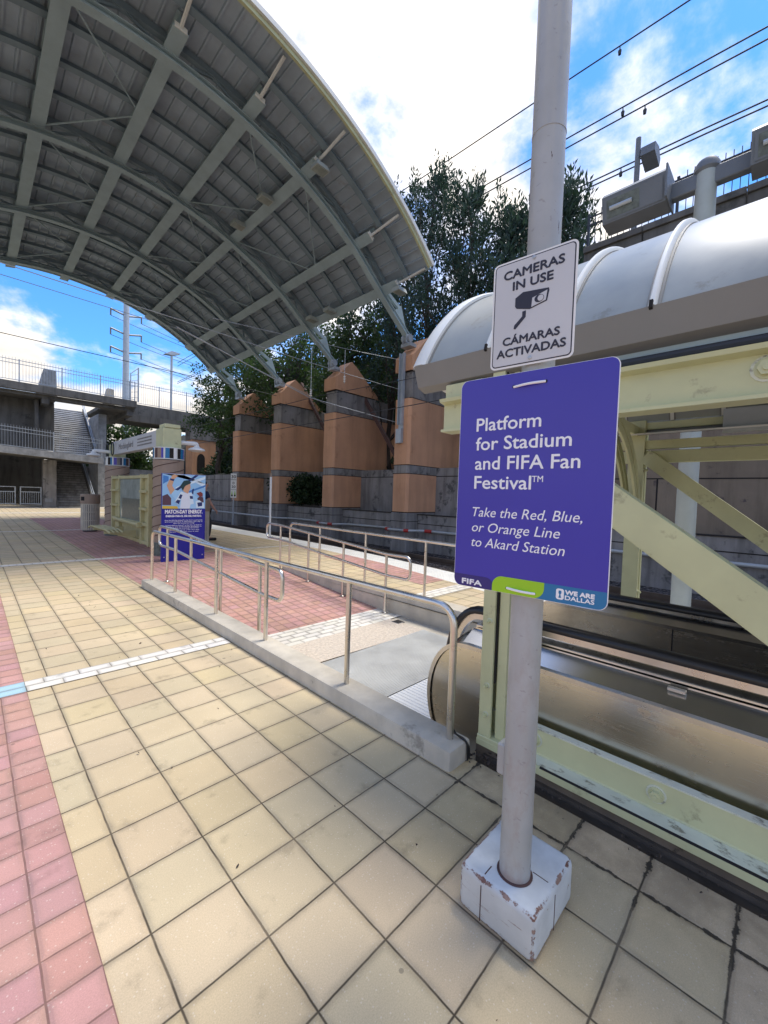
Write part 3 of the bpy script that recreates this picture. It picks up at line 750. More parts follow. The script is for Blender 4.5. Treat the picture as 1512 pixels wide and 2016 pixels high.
    mb = MB(); a = Vector((4.78, 1.05, 1.99)); bb = Vector((4.78, -1.6, -.2)); dv = (bb - a).normalized(); nu = Vector((0, -dv.z, dv.y)); nu = nu if nu.z > 0 else -nu
    mb.bar(a, bb, .012, .13, nu); mb.bar(a + nu * .065 + Vector((.03, 0, 0)), bb + nu * .065 + Vector((.03, 0, 0)), .07, .012, nu)
    mb.build('brace', 'green', t, 20)
    # curved portal arch at the end frame, two plates with a slot
    CX, CZ = 3.48, 1.02
    for yy in (1.06, 1.16):
        for (ra, rb_) in ((1.20, 1.275), (1.295, 1.37)):
            pin = []; pout = []
            for k in range(25):
                a = R(14 + 152 * k / 24); pin.append((CX + ra * math.cos(a) * 1.02, yy, CZ + ra * math.sin(a))); pout.append((CX + rb_ * math.cos(a) * 1.02, yy, CZ + rb_ * math.sin(a)))
            mb = MB()
            for k in range(24): mb.prism([pin[k], pout[k], pout[k + 1], pin[k + 1]], (0, .02, 0))
            mb.build('portal_arch', 'green', t, 20)
    MB().box((FX + .02, 1.12, 2.20), (4.83, 1.20, 2.29)).build('cross_beam', 'green', t)
    MB().box((FX + .02, -.9, 2.20), (4.83, -.8, 2.29)).build('cross_beam', 'green', t)
    # barrel roof
    RC, RZC, RAD = 3.48, 1.65, 1.555
    a0 = math.asin((2.345 - RZC) / RAD)
    def arcpt(r, a, y): return (RC + r * math.cos(a), y, RZC + r * math.sin(a))
    angs = [a0 + (math.pi - 2 * a0) * k / 48 for k in range(49)]
    ribs = [1.76, 1.26, .85, .46, .06, -.36, -.78, -1.2, -1.62, -2.04, -2.46, -2.88]
    for y0, y1 in zip(ribs, ribs[1:]):
        mb = MB(); V = []
        for a in angs: V += [arcpt(RAD, a, y0 - .004), arcpt(RAD, a, y1 + .004)]
        mb.add(V, [(2 * k, 2 * k + 1, 2 * k + 3, 2 * k + 2) for k in range(len(angs) - 1)])
        mb.build('roof_panel', 'light_roof', t, 40, recalc=False)
    for i, y in enumerate(ribs):
        w = .015 if i else .05
        fr = [(arcpt(RAD + .001, a, y), Vector((0, 1, 0)), Vector((math.cos(a), 0, math.sin(a)))) for a in angs]
        r_ = MB().sweep([(-w, -.01), (w, -.01), (w, .022), (w * .5, .032), (-w * .5, .032), (-w, .022)], None, fr).build('roof_rib', 'alu', t, 40)
        for e in (-1, 1):
            fs = [(arcpt(RAD + .0025, a, y + e * (w + .007)), Vector((0, 1, 0)), Vector((math.cos(a), 0, math.sin(a)))) for a in angs]
            MB().sweep([(-.006, -.004), (.006, -.004), (.006, .004), (-.006, .004)], None, fs).build('seal', 'fascia_grey', r_, 40)
        if i:
            MB().prism([(2.065, y - .007, 2.335), (2.048, y - .007, 2.345), (2.056, y - .007, 2.38), (2.085, y - .007, 2.37)], (0, .014, 0)).build('rib_clip', 'dark', r_)
    # front end wall of the barrel (thin arched panel edge) and eave fascia
    for xx, s in ((2.055, 1), (4.905, -1)):
        mb = MB(); mb.prism([(xx, YB, 2.352), (xx + s * .05, YB, 2.225), (xx + s * .12, YB, 2.20), (xx + s * .12, YB, 2.215), (xx + s * .062, YB, 2.238), (xx + s * .02, YB, 2.352)], (0, 1.79 - YB, 0))
        mb.build('eave_fascia', 'fascia_grey', t, 20)
        mb = MB(); mb.prism([(xx + s * .10, YB, 2.213), (xx + s * .26, YB, 2.185), (xx + s * .26, YB, 2.20), (xx + s * .10, YB, 2.228)], (0, 1.66 - YB, 0))
        mb.build('soffit_strip', 'alu', t, 20)
    return t
escalator_canopy()

# ================================================================== SIGN POLE AND ITS SIGNS
PC = Vector((1.372, .632, 0))
def sign_pole():
    t = thing('sign_pole', 'scuffed white steel pole standing in a chipped white square block', 'pole', (PC.x, PC.y, 0))
    MB().tube([(PC.x, PC.y, .10), (PC.x, PC.y, 6.5)], .0535, 40).build('pole', 'polewhite', t)
    b = MB(); b.box((1.262, .505, .001), (1.595, .795, .166), .024, 4); bl = b.build('pole_base', 'blockwhite', t)
    MB().box((1.2605, .70, .01), (1.2635, .703, .14)).box((1.285, .699, .1655), (1.33, .7025, .1668)).build('seam', 'rust', bl)
    MB().box((1.418, .5035, .012), (1.421, .5065, .14)).box((1.4175, .53, .1655), (1.4205, .585, .1668)).build('seam', 'rust', bl)
    MB().lathe([(.062, 0), (.060, .002), (.0565, .003)], (PC.x, PC.y, .1675), 32).build('collar_gap', 'rust', t)
    j = MB(); j.box((PC.x - .02, PC.y + .045, .50), (PC.x + .04, PC.y + .080, .615), .006); j.build('junction_box', 'polewhite', t)
    for z in (4.9, 2.72): MB().lathe([(.055, 0), (.055, .006)], (PC.x, PC.y, z), 32).build('weld_ring', 'polewhite', t)
sign_pole()

sa = R(-5)
sd = Vector((math.sin(sa), math.cos(sa), 0)); s_right = -sd; s_up = Vector((0, 0, 1)); s_n = Vector((-sd.y, sd.x, 0))   # s_n faces the viewer
SP = PC + s_n * .0575
def sp(s, z, off=0.): return SP + s_right * s + Vector((0, 0, z)) + s_n * off
def rrect(s0, s1, z0, z1, r, n=6, off=0., corners=(1, 1, 1, 1)):
    out = []
    for (cx_, cz_, a0, on) in ((s1 - r, z1 - r, 0, corners[0]), (s0 + r, z1 - r, 90, corners[1]), (s0 + r, z0 + r, 180, corners[2]), (s1 - r, z0 + r, 270, corners[3])):
        if not on:
            out.append(sp(s1 if a0 in (0, 270) else s0, z1 if a0 in (0, 90) else z0, off)); continue
        for k in range(n + 1):
            a = R(a0 + 90 * k / n); out.append(sp(cx_ + r * math.cos(a), cz_ + r * math.sin(a), off))
    return out
def flat(poly, name, m, par, d=.0012): return MB().prism(poly, s_n * d).build(name, m, par, 0)

def camera_sign():
    t = thing('camera_sign', 'grey white metal sign with a security camera symbol, above the purple sign', 'sign', tuple(sp(0, 2.13)))
    c0, c1, z0, z1 = -.146, .130, 1.953, 2.314
    flat(rrect(c0, c1, z0, z1, .018, off=.004), 'panel', 'white', t, .0025)
    flat(rrect(c0 + .006, c1 - .006, z0 + .006, z1 - .006, .014, off=.0066), 'border', 'sign_black', t, .0006)
    flat(rrect(c0 + .0095, c1 - .0095, z0 + .0095, z1 - .0095, .011, off=.0074), 'face', 'sign_face', t, .0006)
    mid = (c0 + c1) / 2
    for body, z, w, h in (('CAMERAS', 2.252, .198, .0285), ('IN USE', 2.211, .132, .0285), ('CÁMARAS', 2.030, .188, .0265), ('ACTIVADAS', 1.990, .228, .0275)):
        text(body, 'lettering', 'sign_black', t, tuple(sp(mid, z, .0085)), tuple(s_right), tuple(s_up), w, h, 0, .030, 'CENTER', .0006)
    P = lambda pts: [sp(mid + a, b, .0082) for a, b in pts]
    sym = flat(P([(-.056, 2.182), (-.030, 2.196), (.054, 2.187), (.056, 2.180), (.050, 2.147), (-.006, 2.134), (-.050, 2.146), (-.056, 2.154)]), 'camera_symbol', 'sign_black', t, .0008)
    flat([sp(mid + a, b, .0092) for a, b in [(.002, 2.168), (.050, 2.181), (.046, 2.150), (.0, 2.139)]], 'lens_housing', 'sign_face', sym, .0006)
    def disc(a, z, rx, rz, off): return [sp(mid + a + rx * math.cos(2 * math.pi * k / 28), z + rz * math.sin(2 * math.pi * k / 28), off) for k in range(28)]
    flat(disc(.025, 2.1605, .0155, .0125, .0100), 'lens_ring', 'sign_black', sym, .0005)
    flat(disc(.0295, 2.1605, .0095, .0095, .0106), 'lens', 'sign_face', sym, .0005)
    flat(P([(-.030, 2.132), (-.018, 2.133), (-.018, 2.112), (-.052, 2.078), (-.058, 2.081), (-.056, 2.092), (-.030, 2.116)]), 'bracket_symbol', 'sign_black', t, .0008)
    for z in (2.299, 1.974):
        q = sp(mid + .002, z, .006); MB().tube([q, q + s_n * .005, q + s_n * .0065], [.006, .006, .003], 14).build('bolt', 'galv', t)
camera_sign()

def purple_sign():
    t = thing('direction_sign', 'large purple plastic sign with white lettering, tied to the pole under the camera sign', 'sign', tuple(sp(0, 1.55)))
    c0, c1, z0, z1 = -.257, .262, 1.178, 1.932
    flat(rrect(c0, c1, z0, z1, .026, 8, off=.002), 'panel', 'print_white', t, .004)
    flat(rrect(c0 + .0015, c1 - .0022, z0 + .0012, z1 - .0012, .0255, 8, off=.0062), 'face', 'purple', t, .0006)
    O = .0076
    for body, z, w in (('Platform', 1.7445, .229), ('for Stadium', 1.6765, .326), ('and FIFA Fan', 1.607, .354), ('Festival', 1.5385, .205)):
        text(body, 'lettering', 'print_white', t, tuple(sp(-.188, z, O)), tuple(s_right), tuple(s_up), w, .047, 0, .012, 'LEFT', .0005)
    text('TM', 'lettering', 'print_white', t, tuple(sp(.020, 1.563, O)), tuple(s_right), tuple(s_up), .036, .021, 0, .004, 'LEFT', .0005)
    for body, z, w in (('Take the Red, Blue,', 1.438, .372), ('or Orange Line', 1.383, .308), ('to Akard Station', 1.329, .325)):
        text(body, 'lettering', 'print_white', t, tuple(sp(-.191, z, O)), tuple(s_right), tuple(s_up), w, .035, .22, .0, 'LEFT', .0005)
    # dark lobe with FIFA, lime lobe, blue strip with the host city mark
    flat(rrect(-.2555, -.10, 1.1792, 1.222, .030, 8, off=.0070, corners=(1, 0, 1, 0)), 'corner_print', 'purple_dark', t, .0004)
    text('FIFA', 'lettering', 'print_white', t, tuple(sp(-.222, 1.188, O + .0003)), tuple(s_right), tuple(s_up), .078, .019, 0, .045, 'LEFT', .0005)
    flat(rrect(.02, .2598, 1.1792, 1.2345, .025, 8, off=.0070, corners=(0, 0, 0, 1)), 'blue_print', 'teal', t, .0004)
    flat(rrect(-.104, .076, 1.1792, 1.2345, .036, 8, off=.0076, corners=(0, 1, 0, 1)), 'lime_print', 'lime', t, .0004)
    text('WE ARE', 'lettering', 'print_white', t, tuple(sp(.142, 1.2095, O + .0003)), tuple(s_right), tuple(s_up), .084, .0135, 0, .06, 'LEFT', .0005)
    text('DALLAS', 'lettering', 'print_white', t, tuple(sp(.142, 1.1925, O + .0003)), tuple(s_right), tuple(s_up), .084, .0135, 0, .03, 'LEFT', .0005)
    # the stacked 2 / 6 emblem with a dark cup between
    e = flat(rrect(.114, .138, 1.190, 1.2245, .007, 5, off=.0076), 'emblem', 'print_white', t, .0004)
    flat([sp(.126 + a, 1.2065 + b, .0082) for a, b in ((-.004, .012), (.004, .012), (.0045, .005), (.0018, -.001), (.0042, -.011), (-.0042, -.011), (-.0018, -.001), (-.0045, .005))], 'cup_mark', 'teal', e, .0004)
    for (z, sag, s0, s1) in ((1.886, .004, -.056, .050), (1.196, -.004, -.050, .048)):
        pts = [sp(s0 + (s1 - s0) * k / 10, z + sag * (k / 10 - .3), .007 + .010 * math.sin(math.pi * k / 10)) for k in range(11)]
        z_ = MB().tube(pts, .0042, 8).build('zip_tie', 'print_white', t)
        for s in (s0, s1):
            q = sp(s, z + sag * (0 if s == s0 else .7), .0072); MB().tube([q, q + s_n * .0008], .0055, 12).build('hole', 'dark', z_)
purple_sign()

# ================================================================== PEACH PIERS, RETAINING WALL
def pier(y0, label):
    w = .76; X0 = 10.6
    t = thing('buttress_pier', label, 'pier', (X0, y0, -.42), 'peach piers along the far track')
    def pr(poly, inset, nm, m, par=t):
        MB().prism([(x, y0 + inset, z) for x, z in poly], (0, w - 2 * inset, 0)).build(nm, m, par, 0)
    def bx(x0, x1, z0, z1, ins, nm, m, bev=.0):
        return MB().box((x0, y0 + ins, z0), (x1, y0 + w - ins, z1), bev).build(nm, m, t)
    b = bx(X0, 11.40, -.6, .945, 0, 'plinth', 'concrete_grey', .03)
    bx(11.30, 13.0, .3, .944, .015, 'plinth', 'concrete_grey')
    MB().box((X0 - .003, y0 - .003, .63), (11.40, y0 + w + .003, .65)).build('joint', 'dark', b)
    MB().box((X0 + .02, y0 + .02, .945), (12.9, y0 + w - .02, .972)).build('joint', 'dark', t)
    # lower block with a chamfered front corner
    def chf(x0, x1, z0, z1, nm, m, c=.09, ins=0.):
        a = y0 + ins; e = y0 + w - ins
        p = [(x0 + c, a), (x1, a), (x1, e), (x0 + c, e), (x0, e - c), (x0, a + c)]
        return MB().prism([(x, y, z0) for x, y in p], (0, 0, z1 - z0)).build(nm, m, t, 20)
    chf(X0, 13.05, .972, 2.30, 'lower_block', 'peach')
    MB().box((X0 + .02, y0 + .02, 2.30), (13.0, y0 + w - .02, 2.325)).build('joint', 'dark', t)
    chf(X0 + .01, 13.04, 2.325, 2.60, 'band', 'concrete_grey', .09, .005)
    MB().box((X0 + .02, y0 + .02, 2.60), (13.0, y0 + w - .02, 2.625)).build('joint', 'dark', t)
    chf(X0, 15.0, 2.625, 4.90, 'upper_block', 'peach')
    MB().box((X0 + .05, y0 + .02, 4.90), (13.6, y0 + w - .02, 4.925)).build('joint', 'dark', t)
    bx(X0 + .12, 14.2, 4.925, 5.83, .03, 'upper_band', 'concrete_grey', .02)
    MB().box((X0 + .08, y0 + .01, 5.83), (12.9, y0 + w - .01, 5.855)).build('joint', 'dark', t)
    cap = [(X0 + .02, 5.855), (X0 + .02, 6.36), (X0 + .13, 6.42), (11.47, 7.16), (11.78, 6.98), (13.2, 5.855)]
    pr(cap, 0., 'cap', 'peach')
    return t
PY = [9.35, 13.50, 17.80, 22.05]
PL = ['peach stucco pier nearest the escalator roof, with a steel channel bolted to its front',
      'peach stucco pier with the dark rounded bush on its left, second from the escalator',
      'peach stucco pier behind the white post, third from the escalator',
      'peach stucco pier behind the speed limit sign, farthest gabled one']
for y, l in zip(PY, PL): pier(y, l)

def walls():
    # low wall in front, between piers, with joints
    segs = [(-14, 9.34), (10.12, 13.49), (14.27, 17.79), (18.57, 22.04), (22.82, 34)]
    mb = MB()
    for a, b in segs:
        mb.box((11.2, a, -.6), (11.42, b, .88), .015)
    o = tag(mb.build('low_wall', 'concrete_grey'), 'low grey concrete wall with two joints behind the tracks', 'wall')
    mb = MB()
    for a, b in segs:
        mb.box((11.195, a + .01, .55), (11.2, b - .01, .575)); mb.box((11.16, a, .8805), (11.44, b, .90))
    mb.build('joint', 'dark', o)
    # tall wall of brownish panels nearest the right, then the lower grey wall between the piers
    mb = MB()
    mb.box((12.2, -14, -.6), (12.5, 5.2, 8.045))
    w = tag(mb.build('retaining_wall', 'wall_brown'), 'tall brownish concrete retaining wall behind the escalator frame', 'wall')
    mb = MB(); 
    for z in (2.15, 4.2, 6.2): mb.box((12.195, -14, z), (12.2, 5.2, z + .03))
    for y in (-9.2, -6.2, -3.2, -.2, 2.35): mb.box((12.194, y, .9), (12.1995, y + .035, 2.15)); mb.box((12.194, y + .9, 4.23), (12.1995, y + .935, 8.2))
    mb.build('joint', 'dark', w)
    mb = MB()
    for a, b in [(5.2, 9.34), (10.12, 13.49), (14.27, 17.79), (18.57, 22.04), (22.82, 34)]: mb.box((12.2, a, -.6), (12.5, b, 2.6))
    w2 = tag(mb.build('retaining_wall', 'concrete_grey'), 'lower grey concrete wall in the bays between the peach piers', 'wall')
    mb = MB()
    for a, b in [(5.2, 9.34), (10.12, 13.49), (14.27, 17.79), (18.57, 22.04), (22.82, 34)]: mb.box((12.194, a, 2.28), (12.1995, b, 2.31))
    mb.build('joint', 'dark', w2)
    mb = MB()
    for a, b in segs: mb.box((11.421, a, -.5), (12.199, b, .80))
    struct('planting_bed', mb, 'earth', 0)
    # street parapet with fence, top right
    mb = MB()
    for y0, y1 in ((-14, -4.02), (-4, .98), (1.0, 2.98), (3.0, 4.42)):
        mb.box((12.12, y0, 8.05), (12.55, y1, 8.62), .02); mb.box((12.06, y0, 8.44), (12.12, y1, 8.60), .01)
    tag(mb.build('street_parapet', 'concrete_dark'), 'dark concrete parapet of the street above the retaining wall, top right', 'parapet')
    mb = MB()
    prof = [(12.5, 2.55), (14.3, 2.75), (15.2, 3.6), (16.8, 6.2), (18.6, 8.0), (26, 8.2)]
    ysn = list(np.arange(5.2, 60, 2.2))
    for i in range(len(ysn) - 1):
        for (xa, za), (xb, zb) in zip(prof, prof[1:]):
            j = lambda x, y: .25 * math.sin(x * 2.1 + y * 1.3) * (1 if 12.6 < x < 20 else 0)
            mb.add([(xa, ysn[i], za + j(xa, ysn[i])), (xb, ysn[i], zb + j(xb, ysn[i])), (xb, ysn[i + 1], zb + j(xb, ysn[i + 1])), (xa, ysn[i + 1], za + j(xa, ysn[i + 1]))], [(0, 1, 2, 3)])
    mb.add([(12.5, 5.2, 2.6), (26, 5.2, 2.6), (26, 5.2, 8.2), (12.5, 5.2, 8.2)], [(0, 1, 2, 3)])
    struct('embankment', mb, 'earth', 30)
    mb = MB(); mb.quad((12.5, -60, 8.24), (60, -60, 8.24), (60, 5.2, 8.24), (12.5, 5.2, 8.24)); struct('upper_street', mb, 'concrete_dark', 0)
walls()

def fence(name, label, A, B, h, post_gap, spacing, m, group=None, low=.12, spear=True, pr=.008, post=.03):
    A, B = Vector(A), Vector(B); L = (B - A).length; d = (B - A) / L
    t = thing(name, label, 'fence', tuple(A), group)
    n = max(1, round(L / post_gap)); g = L / n
    side = d.cross(Vector((0, 0, 1)))
    for k in range(n + 1):
        p = A + d * (g * k); mb = MB(); mb.bar(p, p + Vector((0, 0, h + .02)), post * 2, post * 2, side); mb.build('post', m, t, 0)
    for k in range(n):
        p, q = A + d * (g * k + post), A + d * (g * (k + 1) - post); mb = MB()
        for z in (low, h - .28, h - .06): mb.bar(p + Vector((0, 0, z)), q + Vector((0, 0, z)), .03, .035)
        c = int((q - p).length / spacing)
        for i in range(1, c):
            b = p + (q - p) * (i / c); mb.bar(b + Vector((0, 0, low)), b + Vector((0, 0, h + (.10 if spear else -.06))), pr * 2, pr * 2, side)
        mb.build('picket_panel', m, t, 0)
    return t
fence('street_fence', 'thin metal fence on the parapet behind the floodlights', (12.35, -6, 8.6), (12.35, 4.4, 8.6), 1.0, 2.1, .14, 'wire')

# standpipe along the low wall with red couplings
t = thing('wall_pipe', 'pale pipe with red couplings running along the low wall behind the tracks', 'pipe', (10.95, 9, .3))
path = [(11.1, -14, .34), (11.1, 8.9, .34), (10.52, 9.25, .34), (10.52, 10.2, .33), (11.1, 10.5, .32), (11.1, 13.1, .28), (10.52, 13.4, .27), (10.52, 14.35, .27), (10.9, 14.8, .27), (11.1, 15.2, .27), (11.1, 17.2, .27), (10.5, 17.7, .27), (10.5, 33, .27)]
MB().tube(fillet(path, .15), .045, 10).build('pipe', 'pipe', t)
for p, q in (((10.56, 9.2, .34), (10.52, 9.36, .34)), ((10.52, 10.12, .33), (10.6, 10.3, .33)), ((11.08, 8.6, .34), (11.04, 8.85, .34)), ((10.53, 13.38, .27), (10.52, 13.6, .27)), ((10.52, 14.2, .27), (10.56, 14.4, .27))):
    MB().tube([p, q], .06, 12).build('coupling', 'red', t)

# steel channel on the nearest pier, carrying the catenary arms
t = thing('wire_bracket', 'weathered steel channel on the front of the nearest peach pier', 'bracket', (10.54, 9.72, 3.4))
MB().box((10.555, 9.62, 3.40), (10.595, 9.82, 6.45)).box((10.47, 9.62, 4.0), (10.555, 9.645, 6.45)).box((10.47, 9.795, 4.0), (10.555, 9.82, 6.45)).build('channel', 'galv', t, 0)
MB().box((10.43, 9.60, 3.35), (10.56, 9.84, 3.85), .01).build('foot_clamp', 'galv', t)

# leaning dark struts behind the piers
for (a, b, l) in (((12.35, 14.6, 7.1), (12.35, 10.9, 2.3), 'dark rusty leaning strut between the two nearest peach piers'), ((12.35, 18.6, 7.3), (12.35, 15.3, 3.3), 'dark rusty leaning strut behind the second and third peach piers')):
    tag(MB().bar(a, b, .12, .14).build('leaning_strut', 'rust'), l, 'strut', 'leaning struts behind the piers')

# ================================================================== STATION CANOPY (barrel roof over the tracks)
AX, AZ, AR = 3.0, 1.04, 9.42
DR = 9.95
ARCH_Y = [9.73, 13.90, 18.20, 22.45]
def rpt(r, th, y): return Vector((AX + r * math.sin(th), y, AZ + r * math.cos(th)))
def station_canopy():
    t = thing('station_canopy', 'huge grey arched steel roof over the platform and tracks', 'canopy', (AX, 16, 0))
    thm = math.asin(6.68 / DR)
    YN, YF = 8.02, 23.9
    # corrugated deck: ribs run along the platform
    n = 52; prof = []
    for k in range(n):
        a = -thm + 2 * thm * k / n; da = 2 * thm / n
        for f, dr in ((0, 0), (.10, 0), (.15, .055), (.92, .055), (.97, 0)): prof.append((a + da * f, dr))
    prof.append((thm, 0))
    mb = MB(); V = []
    for a, dr in prof: V += [rpt(DR + dr, a, YN), rpt(DR + dr, a, YF)]
    mb.add(V, [(2 * i, 2 * i + 1, 2 * i + 3, 2 * i + 2) for i in range(len(prof) - 1)])
    V = []
    for k in range(41):
        a = -thm + 2 * thm * k / 40; V += [rpt(DR + .10, a, YN), rpt(DR + .10, a, YF)]
    mb.add(V, [(2 * i, 2 * i + 1, 2 * i + 3, 2 * i + 2) for i in range(40)])
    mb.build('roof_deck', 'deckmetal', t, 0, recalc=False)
    # fascias at both ends
    def arc_sweep(nm, m, r0, r1, y0, y1, ta, tb, k=48, par=t):
        mb = MB(); fr = []
        for i in range(k + 1):
            a = ta + (tb - ta) * i / k; fr.append((rpt(r0, a, y0), Vector((0, 1, 0)), Vector((math.sin(a), 0, math.cos(a)))))
        return mb.sweep([(0, 0), (y1 - y0, 0), (y1 - y0, r1 - r0), (0, r1 - r0)], None, fr).build(nm, m, par, 30)
    arc_sweep('fascia', 'green', DR - .04, DR + .055, YN - .07, YN - .005, -thm - .004, thm + .004)
    arc_sweep('fascia_trim', 'alu', DR + .06, DR + .17, YN - .13, YN - .01, -thm - .006, thm + .006)
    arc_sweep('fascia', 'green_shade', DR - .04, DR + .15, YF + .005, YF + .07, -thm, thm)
    for s in (-1, 1):
        a = s * (thm + .003); MB().bar(rpt(DR + .04, a, YN), rpt(DR + .04, a, YF), .05, .16).build('eave_trim', 'green_shade', t)
    # main arches: lower chord, then straight legs to the pier bearings
    th1 = math.asin(5.45 / AR)
    for y in ARCH_Y:
        pts = []
        for s in (-1, 1):
            pass
        k = 44; fr = []
        def leg(s): return [(rpt(AR, s * th1, y)), Vector((AX + s * 7.75, y, 6.99))]
        path = [Vector((AX - 7.75, y, 6.99)), Vector((AX - 6.6, y, 7.83))] + [rpt(AR, -th1 + 2 * th1 * i / k, y) for i in range(k + 1)] + [Vector((AX + 6.6, y, 7.83)), Vector((AX + 7.75, y, 6.99))]
        for i, p in enumerate(path):
            d = (path[min(i + 1, len(path) - 1)] - path[max(i - 1, 0)]).normalized(); nn = Vector((-d.z, 0, d.x)); nn = nn if nn.z > 0 else -nn
            fr.append((p, Vector((0, 1, 0)), nn))
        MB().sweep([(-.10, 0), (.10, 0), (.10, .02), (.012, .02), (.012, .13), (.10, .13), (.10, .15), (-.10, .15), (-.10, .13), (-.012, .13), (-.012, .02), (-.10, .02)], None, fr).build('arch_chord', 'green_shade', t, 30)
        # web diagonals and posts to the deck
        ths = [math.asin(v / AR) for v in (-6.0, -5.2, -3.4, -1.7, .05, 1.75, 3.35, 5.2, 6.0)]
        for i in range(len(ths) - 1):
            a, b = ths[i], ths[i + 1]; mid = (a + b) / 2
            mb = MB(); mb.bar(rpt(AR + .16, a + .02, y), rpt(DR - .12, mid, y), .05, .05); mb.bar(rpt(DR - .12, mid, y), rpt(AR + .16, b - .02, y), .05, .05)
            mb.build('web_brace', 'purlin', t, 0)
        fr = [(rpt(DR - .15, -thm + 2 * thm * i / 48, y), Vector((0, 1, 0)), Vector((math.sin(-thm + 2 * thm * i / 48), 0, math.cos(-thm + 2 * thm * i / 48)))) for i in range(49)]
        MB().sweep([(-.06, 0), (.06, 0), (.06, .14), (-.06, .14)], None, fr).build('arch_top_chord', 'purlin', t, 30)
        # bearing: second leg, gusset and pin
        for s in (1, -1):
            pb = Vector((AX + s * 7.70, y, 7.02))
            g = MB(); g.prism([(pb.x, y - .06, pb.z + .02), (pb.x - s * .75, y - .06, pb.z + .62), (pb.x - s * .36, y - .06, pb.z + .95)], (0, .12, 0)); g.build('gusset', 'green_shade', t, 0)
            MB().bar(pb + Vector((-s * .40, 0, .85)), Vector((AX + s * 6.58, y, AZ + 7.1 + .1)), .12, .10, (0, 1, 0)).build('leg', 'green_shade', t)
            pn = MB(); pn.tube([(pb.x + s * .05, y - .17, pb.z - .02), (pb.x + s * .05, y + .17, pb.z - .02)], .13, 16); pn.box((pb.x - .02, y - .22, pb.z - .30), (pb.x + s * .30, y + .22, pb.z - .18)); pn.box((pb.x - .1, y - .10, pb.z - .2), (pb.x + s * .16, y - .06, pb.z + .1)); pn.box((pb.x - .1, y + .06, pb.z - .2), (pb.x + s * .16, y + .10, pb.z + .1))
            pn.build('bearing', 'galv', t)
    # longitudinal beams (I sections, web up to the deck)
    bxs = [-6.35, -5.2, -3.35, -1.75, .0, 1.70, 3.32, 5.22, 6.40]
    YB0, YB1 = 9.05, 23.4
    for v in bxs:
        th = math.asin(v / (AR + .1)); ax = Vector((math.cos(th), 0, -math.sin(th))); nr = Vector((math.sin(th), 0, math.cos(th)))
        q = .152; fw = .15
        prf = [(-fw, q), (fw, q), (fw, q + .022), (.011, q + .022), (.011, .49), (.07, .49), (.07, .505), (-.07, .505), (-.07, .49), (-.011, .49), (-.011, q + .022), (-fw, q + .022)]
        fr = [(rpt(AR, th, y), ax, nr) for y in (YB0, YB1)]
        MB().sweep(prf, None, fr).build('roof_beam', 'green_shade', t, 0)
        st = MB(); o = rpt(AR + .2, th, YB0 + .02); e = rpt(DR - .03, th, YN + .10); st.bar(o, e, .07, .012, nr); st.bar(o, e, .012, .09, nr)
        st.bar(rpt(AR + .2, th, YB0) - ax * .12, rpt(AR + .2, th, YB0) + ax * .12, .02, .10)
        st.build('strut', 'alu', t, 0)
        # web stiffeners
        for y in np.arange(YB0 + .68, YB1, 2.12): MB().bar(rpt(AR + .18, th, y), rpt(DR - .06, th, y), .20, .012, (0, 1, 0)).build('stiffener', 'green_shade', t, 0)
    # small cross ribs under the deck following the arc
    ys = []
    lim = [YN + .45] + ARCH_Y + [YF - .5]
    for a, b in zip(ARCH_Y, ARCH_Y[1:]): ys += [a + (b - a) * f for f in (.25, .5, .75)]
    ys += [YN + .75, ARCH_Y[-1] + .75]
    for y in ys:
        fr = [(rpt(DR - .15, -thm + 2 * thm * i / 48, y), Vector((0, 1, 0)), Vector((math.sin(-thm + 2 * thm * i / 48), 0, math.cos(-thm + 2 * thm * i / 48)))) for i in range(49)]
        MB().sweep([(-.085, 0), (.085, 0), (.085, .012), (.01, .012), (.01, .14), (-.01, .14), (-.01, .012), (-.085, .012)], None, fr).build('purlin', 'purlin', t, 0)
    # thin X bracing rods in some bays
    for (v0, v1) in ((-1.75, .0), (1.7, 3.32), (3.32, 5.22)):
        for a, b in zip(ARCH_Y, ARCH_Y[1:]):
            t0, t1 = math.asin(v0 / AR), math.asin(v1 / AR)
            MB().tube([rpt(AR + .2, t0, a), rpt(AR + .2, t1, (a + b) / 2)], .02, 6).build('brace_rod', 'green_shade', t)
            MB().tube([rpt(AR + .2, t1, (a + b) / 2), rpt(AR + .2, t0, b)], .02, 6).build('brace_rod', 'green_shade', t)
    return t
station_canopy()

# floodlights hung under the canopy
def canopy_light(v, y, label, first=[None]):
    th = math.asin(v / AR); p = rpt(AR + .1, th, y)
    if first[0] is None:
        t = thing('canopy_light', label, 'light', tuple(p), 'floodlights under the arched roof')
        MB().prism([(p.x - .16, p.y - .14, p.z - .02), (p.x + .16, p.y - .14, p.z - .02), (p.x + .20, p.y - .2, p.z - .17), (p.x - .2, p.y - .2, p.z - .17)], (0, .30, 0)).build('housing', 'pale_paint', t, 0)
        MB().box((p.x - .17, p.y - .16, p.z - .182), (p.x + .17, p.y + .08, p.z - .172)).build('lens', 'glass', t)
        MB().tube([(p.x, p.y, p.z - .03), (p.x, p.y, p.z + .22)], .02, 8).build('bracket', 'galv', t)
        first[0] = t; return t
    return dup(first[0], tuple(p), label)
canopy_light(3.32, 9.0, 'floodlight on the beam end at the near edge of the arched roof')
canopy_light(6.40, 9.0, 'floodlight at the low near corner of the arched roof by the first pier')
canopy_light(3.0, 11.2, 'floodlight on the roof beam just behind the first arch')
canopy_light(3.0, 12.9, 'dark floodlight deeper under the roof, before the second arch')
canopy_light(6.15, 12.2, 'floodlight on the eave beam above the second peach pier')
canopy_light(6.15, 13.3, 'floodlight on the eave beam just behind the one above the second pier')

